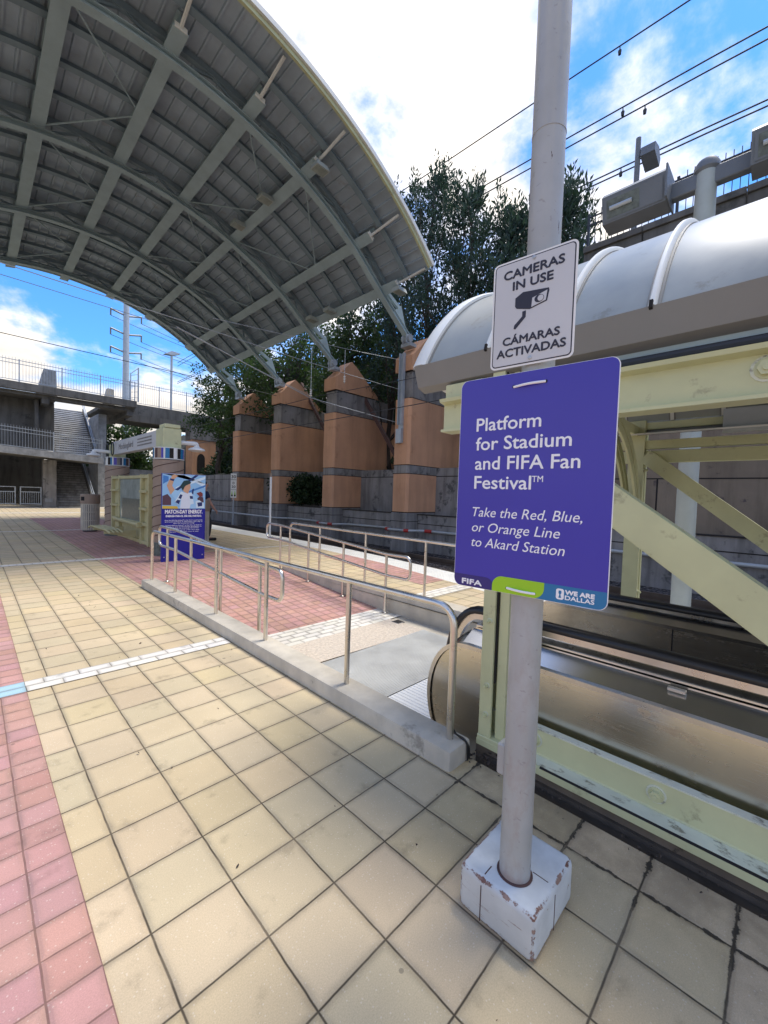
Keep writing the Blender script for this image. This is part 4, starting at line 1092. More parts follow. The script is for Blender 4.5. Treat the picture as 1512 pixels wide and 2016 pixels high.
# ================================================================== OVERHEAD WIRES
def wire(label, pts, r=.010, m='wire', group='overhead track wires', sag=0.):
    P = []
    for a, b in zip(pts, pts[1:]):
        for k in range(8): 
            q = Vector(a).lerp(Vector(b), k / 8); q.z -= sag * 4 * (k / 8) * (1 - k / 8); P.append(q)
    P.append(Vector(pts[-1]))
    return tag(MB().tube(P, r, 6).build('overhead_wire', m), label, 'wire', group)
wire('pale span wire from the nearest pier crossing high under the roof', [(10.5, 9.68, 5.18), (3.2, 9.62, 5.19), (-4, 9.62, 5.35)], .008, 'wire_bright', sag=.04)
wire('pale span wire from the second pier crossing under the roof', [(10.6, 13.8, 5.18), (4.6, 13.8, 6.5), (-4, 13.8, 6.6)], .008, 'wire_bright')
wire('thin dark wire crossing in front of the bridge fence', [(10.6, 18.1, 6.25), (.5, 18, 6.28), (-8, 18, 6.2)], .012)
wire('short bright wire from the top of the nearest pier', [(10.5, 9.72, 6.2), (8.0, 9.72, 5.9), (4.0, 9.72, 5.5)], .008, 'wire_bright')
wire('bright angled steady arm wire by the nearest pier', [(10.3, 9.72, 4.05), (6.75, 9.72, 4.20), (3.2, 9.7, 5.05)], .011, 'wire_bright')
wire('dark contact wire along the near track', [(8.8, -8, 4.2), (8.8, 8.2, 4.09), (8.8, 34, 4.0)], .012)
wire('dark messenger wire above the contact wire', [(8.8, -8, 4.75), (8.8, 7.75, 4.85), (8.8, 12, 5.0), (8.8, 34, 4.95)], .010)
for x, z0, z1, l in ((6.75, 4.2, 5.62, 'thin vertical hanger wire with a clamp, left of two'), (7.95, 4.85, 5.85, 'thin vertical hanger wire with small insulators, right of two')):
    t = thing('wire_hanger', l, 'hanger', (x, 9.68, z0), 'wire hangers')
    MB().tube([(x, 9.68, z0), (x, 9.68, z1)], .008, 6).build('rod', 'wire_bright', t)
    mb = MB()
    for k in range(4): mb.lathe([(.02, 0), (.042, .015), (.02, .03)], (x, 9.68, z0 + .04 + k * .05), 10)
    mb.build('insulator', 'lamp_white', t)
# street power lines with dampers, top right
for i, (z, ys, l) in enumerate(((21.40, (6.2,), 'highest power line with one damper, alone against the clouds'), (18.68, (5.95,), 'second power line from the top, upper of a close pair'),
                               (18.24, (5.1,), 'third power line from the top, lower of a close pair'), (16.10, (5.9,), 'fourth power line, just above the street lamp head'), (15.88, (4.95,), 'lowest power line passing behind the street lamp'))):
    t = thing('power_line', l, 'power line', (20, 0, z), 'power lines above the street')
    MB().tube([(20, -20, z - .7), (20, -8, z - .35), (20, 3, z - .02), (20, 8, z + .05), (20, 22, z + .1), (20, 60, z)], .03, 6).build('cable', 'wire', t)
    for y in ys: MB().tube([(20, y, z - .02), (20, y, z - .16), (20, y, z - .18), (20, y, z - .34)], [.02, .03, .075, .06], 8).build('damper', 'wire', t)

# ================================================================== FLOODLIGHT POLE BEHIND THE ESCALATOR ROOF
def flood_pole():
    t = thing('floodlight_pole', 'grey post with a crossbar behind the escalator roof', 'pole', (6.3, .90, 0))
    MB().tube([(6.3, .90, 0), (6.3, .90, 5.55)], .108, 24).build('post', 'pale_paint', t)
    MB().lathe([(.108, 0), (.135, .03), (.13, .09), (.10, .14), (.03, .17)], (6.3, .90, 5.53), 24).build('cap', 'grey_paint', t)
    MB().box((6.24, -1.9, 5.36), (6.36, 1.25, 5.555), .01).build('crossbar', 'grey_paint', t)
    return t
flood_pole()
def floodlight(y, label, first=[None]):
    if first[0] is not None: return dup(first[0], (6.25, y, 5.46), label)
    p = Vector((6.25, y, 5.46)); t = thing('floodlight', label, 'floodlight', tuple(p), 'box floodlights on the crossbar')
    # housing: rounded back, sloping lens face toward the platform
    poly = [(p.x + .16, p.z + .16), (p.x - .02, p.z + .23), (p.x - .20, p.z + .19), (p.x - .27, p.z + .12), (p.x - .20, p.z - .20), (p.x + .10, p.z - .20)]
    h = MB().prism([(x, y - .36, z) for x, z in poly], (0, .72, 0)).build('housing', 'grey_paint', t, 30)
    a, b = Vector((p.x - .275, y, p.z + .10)), Vector((p.x - .205, y, p.z - .19)); n = Vector((-1, 0, -.22)).normalized()
    fr = MB()
    def q(s, f, o): return Vector((a.x + (b.x - a.x) * f, y + s, a.z + (b.z - a.z) * f)) + n * o
    fr.add([q(-.33, .06, .006), q(.33, .06, .006), q(.33, .96, .006), q(-.33, .96, .006)], [(0, 1, 2, 3)]); fr.build('lens_frame', 'grey_paint', h, 0)
    l = MB(); l.add([q(-.08, .14, .009), q(.30, .14, .009), q(.30, .88, .009), q(-.08, .88, .009)], [(0, 1, 2, 3)]); l.build('lens', 'map', h, 0)
    MB().tube([q(0, .5, .016), q(.26, .5, .016)], .028, 10).build('bulb', 'galv', h)
    MB().box((p.x - .28, y - .38, p.z - .19), (p.x + .17, y - .36, p.z + .2)).build('end_plate', 'grey_paint', h)
    mb = MB()
    for k in range(11): mb.box((p.x - .02 - .001, y - .33 + k * .063, p.z + .225), (p.x + .16, y - .317 + k * .063, p.z + .25))
    mb.build('cooling_fins', 'grey_paint', h, 0)
    MB().box((p.x - .02, y - .06, p.z - .12), (p.x + .04, y + .06, p.z - .02)).build('mount', 'grey_paint', t)
    first[0] = t; return t
floodlight(1.62, 'box floodlight left of the post, with a visible bulb behind its lens')
floodlight(.12, 'box floodlight right of the post, cut off by the picture edge')

# street lamp above the parapet
t = thing('street_lamp', 'slim dark street lamp with a box head beyond the parapet fence, far right', 'street lamp', (16, 4.22, 8.2))
MB().tube([(16, 4.22, 8.2), (16, 4.22, 13.0), (16, 4.22, 13.9)], [.10, .085, .08], 10).build('pole', 'grey_paint', t)
MB().prism([(15.9, 4.12, 13.2), (16.6, 4.12, 13.05), (16.7, 4.12, 13.35), (16.45, 4.12, 13.62), (15.95, 4.12, 13.5)], (0, -.42, 0)).build('lamp_head', 'grey_paint', t, 0)
# small building behind the parapet
t = thing('street_building', 'low pale building with yellowish panels beyond the parapet fence', 'building', (17, 5.3, 8.24))
MB().box((16.6, 4.6, 8.2), (19, 6.6, 10.1)).build('wall', 'stone', t)
MB().box((16.5, 4.5, 10.101), (19.1, 6.7, 10.35)).build('roof', 'grey_paint', t)
for y in (4.75, 5.25, 5.75): MB().box((16.57, y, 8.9), (16.598, y + .35, 9.9)).build('window', 'kiosk_green', t)

# ================================================================== KIOSK
def kiosk():
    t = thing('information_kiosk', 'brown station kiosk with two round columns, a name beam and a map case', 'kiosk', (3.2, 12.5, 0))
    cols = [(3.21, 10.12), (3.27, 15.0)]
    stripe = [('teal', .3), ('dark', .5), ('concrete_grey', .4), ('teal', .25), ('rust', .25), ('kiosk_green', .2), ('purple', .3), ('alu', .2), ('teal', .4), ('rust', .3), ('kiosk', .3), ('dark', .35), ('blue', .3)]
    for ci, (x, y) in enumerate(cols):
        r = .315 if ci == 0 else .325
        c = MB().lathe([(r, .30), (r, 2.15)], (x, y, 0), 36).build('column', 'kiosk', t)
        MB().lathe([(r + .012, 0), (r + .012, .30)], (x, y, 0), 36).build('tile_base', 'map', c)
        for k in range(9):      # spiral grooves
            pts = [(x + (r + .002) * math.cos(a), y + (r + .002) * math.sin(a), .20 + k * .22 + (a + math.pi) * .085) for a in np.linspace(-math.pi * 1.3, .25, 30) if .3 < .20 + k * .22 + (a + math.pi) * .085 < 2.14]
            if len(pts) > 3: MB().tube(pts, .008, 6).build('groove', 'rust', c)
        MB().lathe([(r + .006, 0), (r + .006, .26), (r - .05, .27)], (x, y, 2.165), 36).build('top_band', 'alu', c)
        band = ['teal', 'dark', 'concrete_grey', 'purple', 'teal', 'rust', 'white', 'navy', 'teal', 'purple', 'kiosk', 'dark']
        for k in range(24):
            a0 = k * math.pi / 12; a1 = a0 + math.pi / 12 * (.98 if k % 3 else .55)
            mb = MB(); rr = r + .008
            q = [(x + rr * math.cos(a), y + rr * math.sin(a)) for a in np.linspace(a0, a1, 4)]
            for i in range(3): mb.add([(*q[i], 2.185), (*q[i + 1], 2.185), (*q[i + 1], 2.41), (*q[i], 2.41)], [(0, 1, 2, 3)])
            mb.build('colour_stripe', band[(k * 5 + ci) % 12], c, 0)
    # name beam
    bm_ = MB().box((3.13, 10.45, 2.50), (3.30, 15.0, 2.89), .01).build('name_beam', 'sign_face', t)
    text('Mockingbird', 'lettering', 'concrete_grey', bm_, (3.126, 14.2, 2.62), (0, -1, 0), (0, 0, 1), 1.5, .17, 0, .01)
    for z in (2.60, 2.68, 2.76): MB().box((3.124, 11.1, z), (3.128, 12.3, z + .035)).build('small_print', 'concrete_grey', bm_)
    MB().box((3.03, 9.93, 2.43), (3.42, 10.44, 2.87), .015).build('beam_end_box', 'green', t)
    MB().box((3.06, 9.92, 2.875), (3.39, 10.30, 2.96), .01).build('beam_cap', 'green', t)
    MB().box((3.08, 14.8, 2.44), (3.45, 15.2, 2.82), .01).build('beam_end_box', 'green', t)
    for y in (14.6, 15.25):
        pts = [(3.05, y + .16 * math.cos(a), 2.66 + .20 * math.sin(a)) for a in np.linspace(0, 2 * math.pi, 17)]
        MB().tube(pts, .016, 6, False).build('cable_loop', 'wire', t)
    # map case frame
    X = 3.02
    mb = MB()
    for y in (10.75, 11.35, 13.45, 14.25): mb.box((X - .06, y - .05, .12), (X + .08, y + .05, 1.84), .006)
    for z in (1.78, .62, .18): mb.box((X - .05, 10.80, z - .04), (X + .07, 14.2, z + .04), .005)
    for z in (1.42, 1.0):
        mb.box((X - .09, 10.75, z - .03), (X + .06, 11.35, z + .03)); mb.box((X - .09, 13.45, z - .03), (X + .06, 14.25, z + .03))
    fr = mb.build('map_case_frame', 'kiosk_green', t)
    MB().box((X + .02, 10.75, .16), (X + .05, 14.25, 1.8)).build('back_panel', 'kiosk_green', t)
    MB().box((X - .03, 11.40, .66), (X - .005, 13.40, 1.73)).build('map_panel', 'glass', t)
    MB().box((X - .036, 11.55, .68), (X - .0305, 13.15, 1.22)).build('map_print', 'map', t)
    MB().tube([(X - .12, 11.3, .60), (X - .12, 13.5, .62)], .05, 10).build('lean_rail', 'kiosk_green', t)
    for y in (11.3, 13.5): MB().box((X - .16, y - .06, .54), (X + .04, y + .06, .66), .015).build('rail_bracket', 'kiosk_green', t)
    # lamps on arms
    for (x, y, s) in ((3.21, 10.12, 1), (3.27, 15.0, -1)):
        z = 2.58
        a = MB().tube(fillet([(x, y, z), (x + s * .62, y, z + .02), (x + s * .62, y, z - .1)], .06), .05, 10).build('lamp_arm', 'lamp_white', t)
        MB().lathe([(.03, .12), (.07, .06), (.17, .02), (.19, -.02), (.10, -.05)], (x + s * .62, y, z - .12), 20).build('lamp_shade', 'lamp_white', a)
kiosk()
def bench():
    t = thing('bench', 'olive metal bench with curved slats beside the kiosk', 'bench', (2.6, 12.3, 0))
    for i, dx in enumerate((0, .09, .18, .27)):
        pts = fillet([(2.25 + dx, 13.35, .40), (2.28 + dx, 13.2, .46), (2.32 + dx, 11.6, .46), (2.36 + dx, 11.45, .40)], .1)
        MB().tube(pts, .024, 8).build('slat', 'kiosk_green', t)
    for y in (11.8, 13.0):
        MB().box((2.30, y - .03, .36), (2.98, y + .03, .43)).build('support_arm', 'kiosk_green', t)
        MB().prism([(2.35, y - .025, .36), (2.98, y - .025, .36), (2.98, y - .025, .24), (2.5, y - .025, .33)], (0, .05, 0)).build('bracket', 'kiosk_green', t)
bench()

def poster():
    t = thing('poster_stand', 'tall deep blue poster board with a cheering fan picture, standing behind the handrails', 'poster board', (3.19, 9.05, 0))
    X0, X1, Y, H = 2.745, 3.615, 9.03, 1.822
    MB().box((X0, Y, 0.001), (X1, Y + .05, H), .006).build('board', 'poster', t)
    rgt, up = (1, 0, 0), (0, 0, 1); k = [0]
    pics = {}
    for nm, c in (('sky_blue', (.30, .55, .80)), ('mid_blue', (.06, .22, .55)), ('pale', (.66, .80, .88)), ('print_navy', (.012, .03, .14)), ('shirt', (.70, .76, .84)), ('face', (.62, .36, .22)), ('hairp', (.015, .05, .05)), ('yellow', (.72, .50, .06)), ('cap_red', (.22, .04, .04)), ('dress', (.10, .05, .07)), ('stripeb', (.36, .62, .85))):
        M['p_' + nm] = mat('poster ' + nm.replace('_', ' '), c, .5, var=.03)
    W = X1 - X0; ZB, ZT = 1.10, 1.815
    art = MB().box((X0 + .004, Y - .0015, ZB), (X1 - .004, Y - .0003, ZT)).build('picture', 'p_sky_blue', t)
    def pg(pts, m, nm='picture_shape'):
        k[0] += 1; y = Y - .0018 - k[0] * .00025
        P = [(X0 + W * u, y, ZB + (ZT - ZB) * v) for u, v in pts]
        mb = MB(); mb.add(P, [tuple(range(len(P)))]); mb.build(nm, 'p_' + m, art, 0, recalc=False)
    pg([(.0, 1), (.45, 1), (.99, .62), (.99, .75), (.55, .98)], 'pale'); pg([(.3, .62), (.99, .98), (.99, .90), (.3, .55)], 'pale')
    pg([(.02, .95), (.02, .7), (.14, .80), (.14, .92)], 'mid_blue'); pg([(.28, .55), (.75, 1), (.83, 1), (.3, .48)], 'print_navy'); pg([(.6, .52), (.99, .72), (.99, .66), (.6, .47)], 'mid_blue'); pg([(.68, .58), (.72, .60), (.70, .38), (.66, .38)], 'print_navy')
    pg([(.01, .36), (.12, .42), (.2, .3), (.2, .1), (.01, .1)], 'dress')
    pg([(.18, .42), (.10, .66), (.16, .84), (.26, .82), (.22, .66), (.30, .50), (.27, .38)], 'face', 'raised_arm'); pg([(.17, .82), (.25, .79), (.27, .85), (.18, .88)], 'print_navy'); pg([(.19, .86), (.26, .85), (.35, .95), (.27, .99), (.21, .95)], 'face')
    pg([(.20, .42), (.28, .55), (.42, .50), (.52, .47), (.66, .46), (.80, .34), (.82, .0), (.36, .0), (.40, .15), (.30, .25)], 'stripeb'); pg([(.44, .47), (.64, .47), (.66, .2), (.62, .0), (.40, .0), (.42, .2)], 'shirt', 'shirt')
    pg([(.42, .50), (.48, .48), (.36, .12), (.28, .20)], 'pale'); pg([(.40, .42), (.455, .40), (.42, .28), (.36, .31)], 'print_navy'); pg([(.34, .26), (.41, .24), (.37, .13), (.29, .19)], 'print_navy'); pg([(.61, .47), (.67, .46), (.72, .15), (.63, .12)], 'pale'); pg([(.62, .38), (.69, .37), (.70, .29), (.63, .29)], 'print_navy')
    pg([(.48, .50), (.58, .44), (.60, .52), (.64, .62), (.62, .75), (.50, .74), (.45, .60)], 'face', 'face_shape'); pg([(.40, .66), (.46, .52), (.50, .64), (.53, .68), (.63, .74), (.65, .78), (.58, .84), (.48, .82)], 'hairp', 'hair_shape')
    pg([(.78, .46), (.84, .38), (.93, .36), (.93, .46), (.88, .51)], 'cap_red'); pg([(.80, .30), (.86, .38), (.94, .34), (.96, .2), (.84, .18)], 'dress'); pg([(.76, .22), (.84, .26), (.96, .16), (.97, .02), (.78, .02)], 'pale'); pg([(.80, .18), (.92, .20), (.92, .08), (.82, .06)], 'print_navy')
    pg([(.01, .0), (.36, .0), (.33, .07), (.01, .08)], 'yellow')
    cx = (X0 + X1) / 2; o = Y - .003
    text('MATCH-DAY ENERGY.', 'lettering', 'print_white', t, (cx, o, .998), rgt, up, .745, .080, 0, .03, 'CENTER')
    text('ENERGÍA PARA EL DÍA DEL PARTIDO.', 'lettering', 'print_white', t, (cx, o, .926), rgt, up, .715, .040, 0, .035, 'CENTER')
    for i, (b, w) in enumerate((('From the FIFA Fan Festival™ in Fair Park to watch parties', .75), ('and everywhere in between, the city is', .75), ('alive with tournament energy', .42))):
        text(b, 'lettering', 'print_white', t, (cx, o, .848 - i * .030), rgt, up, w, .018, 0, .02, 'CENTER')
    for i, (b, w) in enumerate((('Desde el FIFA Fan Festival™ en Fair Park a las fiestas en', .72), ('y todo lo que se encuentra alrededor, la', .72), ('ciudad vive con la energía del torneo', .60))):
        text(b, 'lettering', 'print_white', t, (cx, o, .742 - i * .030), rgt, up, w, .018, 0, .02, 'CENTER')
    for i, (b, w) in enumerate((('Plan your game with the app', .62), ('Planea tu partido con la app', .60))): text(b, 'lettering', 'print_white', t, (cx, o, .645 - i * .038), rgt, up, w, .017, .2, .01, 'CENTER')
    for x in (X0 + .05, X1 - .05): MB().tube([(x, Y, .10), (x, Y - .006, .10)], .014, 10).build('screw', 'galv', t)
poster()

# litter bins
def bin_(loc, label, first=[None]):
    if first[0] is not None: return dup(first[0], loc, label)
    x, y, z = loc; t = thing('litter_bin', label, 'litter bin', loc, 'slatted litter bins')
    MB().lathe([(.265, .93), (.275, .95), (.275, 1.22), (.255, 1.245)], (x, y, 0), 28).build('hood', 'kiosk', t)
    mb = MB()
    for k in range(26):
        a = 2 * math.pi * k / 26; mb.bar((x + .255 * math.cos(a), y + .255 * math.sin(a), .06), (x + .255 * math.cos(a), y + .255 * math.sin(a), .93), .04, .012, (math.cos(a), math.sin(a), 0))
    for z_ in (.08, .36, .64, .9): mb.lathe([(.25, 0), (.25, .03)], (x, y, z_), 28)
    mb.build('slats', 'concrete', t)
    MB().lathe([(.22, .03), (.22, .9)], (x, y, 0), 20).build('liner', 'concrete_grey', t)
    MB().lathe([(.2, 0), (.2, .05)], (x, y, 0), 20).build('base', 'dark', t)
    a0 = R(215); mb = MB(); rr = .278
    q = [(x + rr * math.cos(a), y + rr * math.sin(a)) for a in np.linspace(R(195), R(225), 5)]
    for i in range(4): mb.add([(*q[i], 1.03), (*q[i + 1], 1.03), (*q[i + 1], 1.16), (*q[i], 1.16)], [(0, 1, 2, 3)])
    mb.build('opening', 'dark', t, 0)
    first[0] = t; return t
bin_((2.85, 16.6, 0), 'slatted litter bin with a dark opening left of the kiosk')
bin_((4.40, 11.4, 0), 'slatted litter bin partly hidden behind the blue poster board')

# ================================================================== PERSON walking behind the poster
def skin_obj(name, nodes, edges, m, parent, sub=2):
    me = bpy.data.meshes.new(name); me.from_pydata([n[0] for n in nodes], edges, []); o = bpy.data.objects.new(name, me); col.objects.link(o)
    md = o.modifiers.new('s', 'SKIN'); md.use_smooth_shade = True
    for i, n in enumerate(nodes):
        r = n[1] if isinstance(n[1], tuple) else (n[1], n[1]); me.skin_vertices[0].data[i].radius = r
    me.skin_vertices[0].data[0].use_root = True
    sb = o.modifiers.new('u', 'SUBSURF'); sb.levels = sub; sb.render_levels = sub
    dg = bpy.context.evaluated_depsgraph_get(); dg.update()
    nm = bpy.data.meshes.new_from_object(o.evaluated_get(dg)); bpy.data.objects.remove(o)
    base = np.zeros(3); q = parent
    while q is not None: base += np.array(q.location); q = q.parent
    r = bpy.data.objects.new(name, nm); col.objects.link(r); nm.materials.clear(); nm.materials.append(M[m]); r.parent = parent
    return r
def person():
    P = Vector((4.93, 12.4, 0)); t = thing('person', 'person in a navy t-shirt walking past behind the blue poster board', 'person', tuple(P))
    # local axes: faces (+x), left/right along y (camera sees the right side)
    N = [((0, 0, .96), (.15, .11)), ((0, 0, 1.18), (.14, .10)), ((0.01, 0, 1.38), (.17, .11)), ((.01, 0, 1.50), (.055, .055)), ((.02, 0, 1.57), (.06, .065)), ((.02, 0, 1.66), (.078, .09)), ((.015, 0, 1.73), (.065, .075)),
         ((0.02, -.18, 1.42), .055), ((.10, -.25, 1.17), .042), ((.22, -.27, .97), .033), ((.27, -.27, .91), .030),
         ((-.02, .18, 1.42), .055), ((-.10, .24, 1.15), .042), ((-.06, .25, .93), .033), ((-.04, .25, .86), .03),
         ((.02, -.10, .90), .085), ((.14, -.10, .50), .06), ((.10, -.10, .09), .042), ((.24, -.11, .05), .035),
         ((-.02, .10, .90), .085), ((-.06, .10, .50), .06), ((-.26, .10, .12), .042), ((-.15, .10, .05), .035)]
    E = [(0, 1), (1, 2), (2, 3), (3, 4), (4, 5), (5, 6), (2, 7), (7, 8), (8, 9), (9, 10), (2, 11), (11, 12), (12, 13), (13, 14), (0, 15), (15, 16), (16, 17), (17, 18), (0, 19), (19, 20), (20, 21), (21, 22)]
    # fingers on the near hand and a nose
    for dx, dy, l in ((.035, -.018, .07), (.045, -.006, .085), (.045, .008, .08), (.04, .02, .065)):
        i = len(N); N.append(((.27 + dx * .6, -.27 + dy, .88), .011)); N.append(((.27 + dx * .8, -.27 + dy, .88 - l), .008)); E += [(10, i), (i, i + 1)]
    i = len(N); N.append(((.31, -.25, .90), .012)); N.append(((.33, -.245, .86), .009)); E += [(10, i), (i, i + 1)]
    i = len(N); N.append(((.125, 0, 1.645), .014)); E += [(5, i)]
    skin_obj('body', N, E, 'skin', t)
    skin_obj('shirt', [((0, 0, .93), (.168, .125)), ((0, 0, 1.18), (.155, .115)), ((.01, 0, 1.40), (.185, .125)), ((.01, 0, 1.475), (.10, .09)), ((.02, -.19, 1.42), .074), ((.075, -.235, 1.25), .066), ((-.02, .19, 1.42), .074), ((-.07, .23, 1.25), .066)], [(0, 1), (1, 2), (2, 3), (2, 4), (4, 5), (2, 6), (6, 7)], 'navy', t)
    skin_obj('trousers', [((0, 0, .95), (.165, .125)), ((.02, -.10, .88), .105), ((.14, -.10, .50), .078), ((.10, -.10, .10), .062), ((-.02, .10, .88), .105), ((-.06, .10, .50), .078), ((-.255, .10, .14), .062)], [(0, 1), (1, 2), (2, 3), (0, 4), (4, 5), (5, 6)], 'trouser', t)
    skin_obj('hair', [((-.015, 0, 1.66), (.078, .085)), ((.0, 0, 1.735), (.085, .09)), ((.045, 0, 1.77), (.055, .06))], [(0, 1), (1, 2)], 'hair', t)
    for y, x in ((-.11, .17), (.10, -.19)):
        MB().box((x - .10 + P.x, y - .045 + P.y, .0), (x + .17 + P.x, y + .045 + P.y, .085), .03, 2).build('shoe', 'dark', t)
    t.rotation_euler = (0, 0, R(-10))
person()

# white post at the platform edge, speed sign on the far pier
t = thing('marker_post', 'slim white post at the edge of the platform', 'post', (6.84, 11.9, 0))
MB().tube([(6.84, 11.9, 0), (6.84, 11.9, 2.0)], .034, 12).build('post', 'lamp_white', t)
MB().tube([(6.84, 11.9, 2.0), (6.84, 11.9, 2.12)], .036, 12).build('cap', 'kiosk', t)
def speed_sign():
    c = Vector((10.30, 21.9, .36)); r = Vector((math.cos(R(-32)), math.sin(R(-32)), 0)); n = Vector((r.y, -r.x, 0))
    t = thing('speed_sign', 'narrow white track speed sign reading 30 and 20 with green arrows', 'sign', tuple(c))
    w, z0, z1 = .155, .78, 2.12
    def q(s, z, o=0.): return c + r * s + Vector((0, 0, z)) + n * o
    MB().prism([q(-w, z0), q(w, z0), q(w, z1), q(-w, z1)], n * .02).build('panel', 'lamp_white', t, 0)
    MB().tube([q(0, -.80, -.04), q(0, 2.0, -.04)], .035, 8).build('post', 'galv', t)
    for b, z, h, ww in (('30', 1.86, .17, .23), ('D', 1.53, .13, .09), ('20', 1.33, .13, .20)):
        text(b, 'lettering', 'sign_black', t, tuple(q(0, z, .023)), tuple(r), (0, 0, 1), ww, h, 0, .02, 'CENTER', .002)
    MB().prism([q(-w * .9, 1.76, .021), q(w * .9, 1.76, .021), q(w * .9, 1.785, .021), q(-w * .9, 1.785, .021)], n * .002).build('line', 'sign_black', t, 0)
    MB().prism([q(-w * .9, 1.23, .021), q(w * .9, 1.23, .021), q(w * .9, 1.245, .021), q(-w * .9, 1.245, .021)], n * .002).build('line', 'sign_black', t, 0)
    for s in (-.075, .075):
        a = MB(); a.prism([q(s - .05, .86, .021), q(s + .05, .86, .021), q(s, 1.2, .021)], n * .002); a.build('arrow', 'lime', t, 0)
        MB().prism([q(s + .045 * math.cos(k * .449), .90 + .055 * math.sin(k * .449), .0235) for k in range(14)], n * .002).build('dot', 'hair', t, 0)
speed_sign()

# ================================================================== BRIDGE, MEZZANINE, STAIRS at the far end
def far_end():
    t = thing('footbridge', 'long dark concrete footbridge deck crossing at the far end of the platform', 'bridge', (0, 35, 7.2))
    MB().box((-24, 35, 7.50), (8.85, 35.35, 7.98), .01).build('edge_beam', 'concrete_dark', t)
    for a, b, c, d in ((-24, 4.2, 35.351, 42), (6.75, 8.8, 35.351, 42), (4.2, 6.75, 35.351, 36.2)): MB().box((a, c, 7.25), (b, d, 7.49)).build('deck_slab', 'concrete_dark', t)
    for x in (-20, -14, -8, -2, 3.4, 8.3): MB().box((x, 35.4, 6.9), (x + .4, 42, 7.2485)).build('cross_girder', 'concrete_dark', t)
    MB().box((8.86, 38, 7.35), (24, 38.35, 8.30), .01).build('edge_beam', 'concrete_dark', t)
    MB().box((8.9, 38.351, 7.3), (24, 44, 7.6)).build('deck_slab', 'concrete_dark', t)
    MB().box((8.6, 37.0, 6.75), (24, 37.6, 7.28)).build('cross_girder', 'concrete_dark', t)
    fence('bridge_fence', 'blue grey picket fence along the left part of the footbridge', (-4.2, 35.17, 7.98), (8.75, 35.17, 7.98), 1.42, 2.15, .14, 'galv', 'fences on the footbridge')
    fence('bridge_fence', 'picket fence on the right part of the footbridge behind the trees', (9.1, 38.17, 8.30), (20.1, 38.17, 8.30), 1.75, 2.2, .16, 'galv', 'fences on the footbridge')
    fence('bridge_fence', 'picket fence on the rear edge of the footbridge', (-4.2, 41.9, 7.49), (4.1, 41.9, 7.49), 1.6, 2.15, .3, 'galv', 'fences on the footbridge')
    # gate panel
    g = thing('gate_panel', 'tall framed metal gate panel where the footbridge steps back', 'gate', (8.7, 35.2, 8.0))
    mb = MB(); mb.bar((8.45, 35.1, 7.99), (8.45, 35.1, 10.0), .06, .06); mb.bar((9.0, 35.3, 7.99), (9.0, 35.3, 10.55), .08, .08)
    mb.bar((8.45, 35.1, 9.95), (9.0, 35.3, 10.5), .05, .05); mb.build('gate_frame', 'galv', g, 0)
    mb = MB()
    for k in range(5): mb.bar((8.48, 35.12, 8.2 + k * .4), (8.98, 35.28, 8.3 + k * .44), .03, .03)
    mb.build('bars', 'galv', g, 0)
    for (x, y, s, l) in ((3.15, 36.2, 1., 'large grey slanted concrete box on the footbridge behind the fence'), (7.0, 36.4, .62, 'smaller pale slanted box on the footbridge behind the fence')):
        mb = MB(); mb.prism([(x, y, 7.5), (x + .45 * s, y, 7.98 + 1.4 * s), (x + 1.1 * s, y, 7.98 + 1.35 * s), (x + 1.15 * s, y, 7.5)], (0, .6, 0))
        tag(mb.build('vent_box', 'concrete' if s < 1 else 'stone'), l, 'vent', 'slanted boxes on the footbridge')
    # mezzanine landing
    z = thing('mezzanine', 'concrete mezzanine landing with railing below the footbridge, far left', 'landing', (0, 34, 3.2))
    mb = MB(); mb.prism([(-24, 34, 3.9), (-24, 34, 4.7), (1.3, 34, 3.83), (6.55, 34, 3.50), (6.55, 34, 3.12), (1.3, 34, 3.40)], (0, .3, 0)); mb.build('edge_beam', 'stone', z, 0)
    MB().prism([(-24, 34.3, 3.9), (-24, 34.3, 4.1), (1.3, 34.3, 3.7), (6.5, 34.3, 3.40), (6.5, 34.3, 3.15), (1.3, 34.3, 3.42)], (0, 2.9, 0)).build('slab', 'concrete_dark', z, 0)
    fence('mezzanine_railing', 'grey picket railing on the mezzanine landing in front of the stairs', (-4, 34.1, 4.1), (6.5, 34.1, 3.47), 1.3, 2.6, .13, 'galv', None, .1, True, .008)
    # stairs
    def stair(label, x0, x1, y0, z0, y1, z1, n, m):
        s = thing('staircase', label, 'staircase', (x0, y0, z0), 'staircases at the far end')
        mb = MB(); dy, dz = (y1 - y0) / n, (z1 - z0) / n
        for k in range(n):
            mb.box((x0, y0 + dy * k + .03, z0 + dz * k - .12), (x1, y0 + dy * (k + 1) + .03, z0 + dz * (k + 1) - .045))
        mb.build('risers', 'concrete_grey', s, 0)
        tr = MB()
        for k in range(n): tr.box((x0, y0 + dy * k, z0 + dz * (k + 1) - .044), (x1, y0 + dy * (k + 1) + .02, z0 + dz * (k + 1)))
        tr.build('treads', m, s, 0)
        for x in (x0 - .04, x1 + .04):
            st = MB(); st.prism([(x, y0, z0 - .3), (x, y0, z0 + .25), (x, y1, z1 + .25), (x, y1, z1 - .3)], (.06, 0, 0)); st.build('stringer', 'concrete_dark', s, 0)
        for zz in (.55, .95): MB().tube([(x1 + .06, y0, z0 + zz), (x1 + .06, y1, z1 + zz)], .035, 8).build('handrail', 'galv', s)
        return s
    stair('upper staircase rising from the mezzanine to the bright footbridge opening', 4.30, 6.55, 36.6, 3.45, 41.8, 7.62, 24, 'white')
    stair('lower staircase in shade under the mezzanine', 4.25, 6.2, 35.2, 0, 40.4, 3.45, 20, 'concrete_dark')
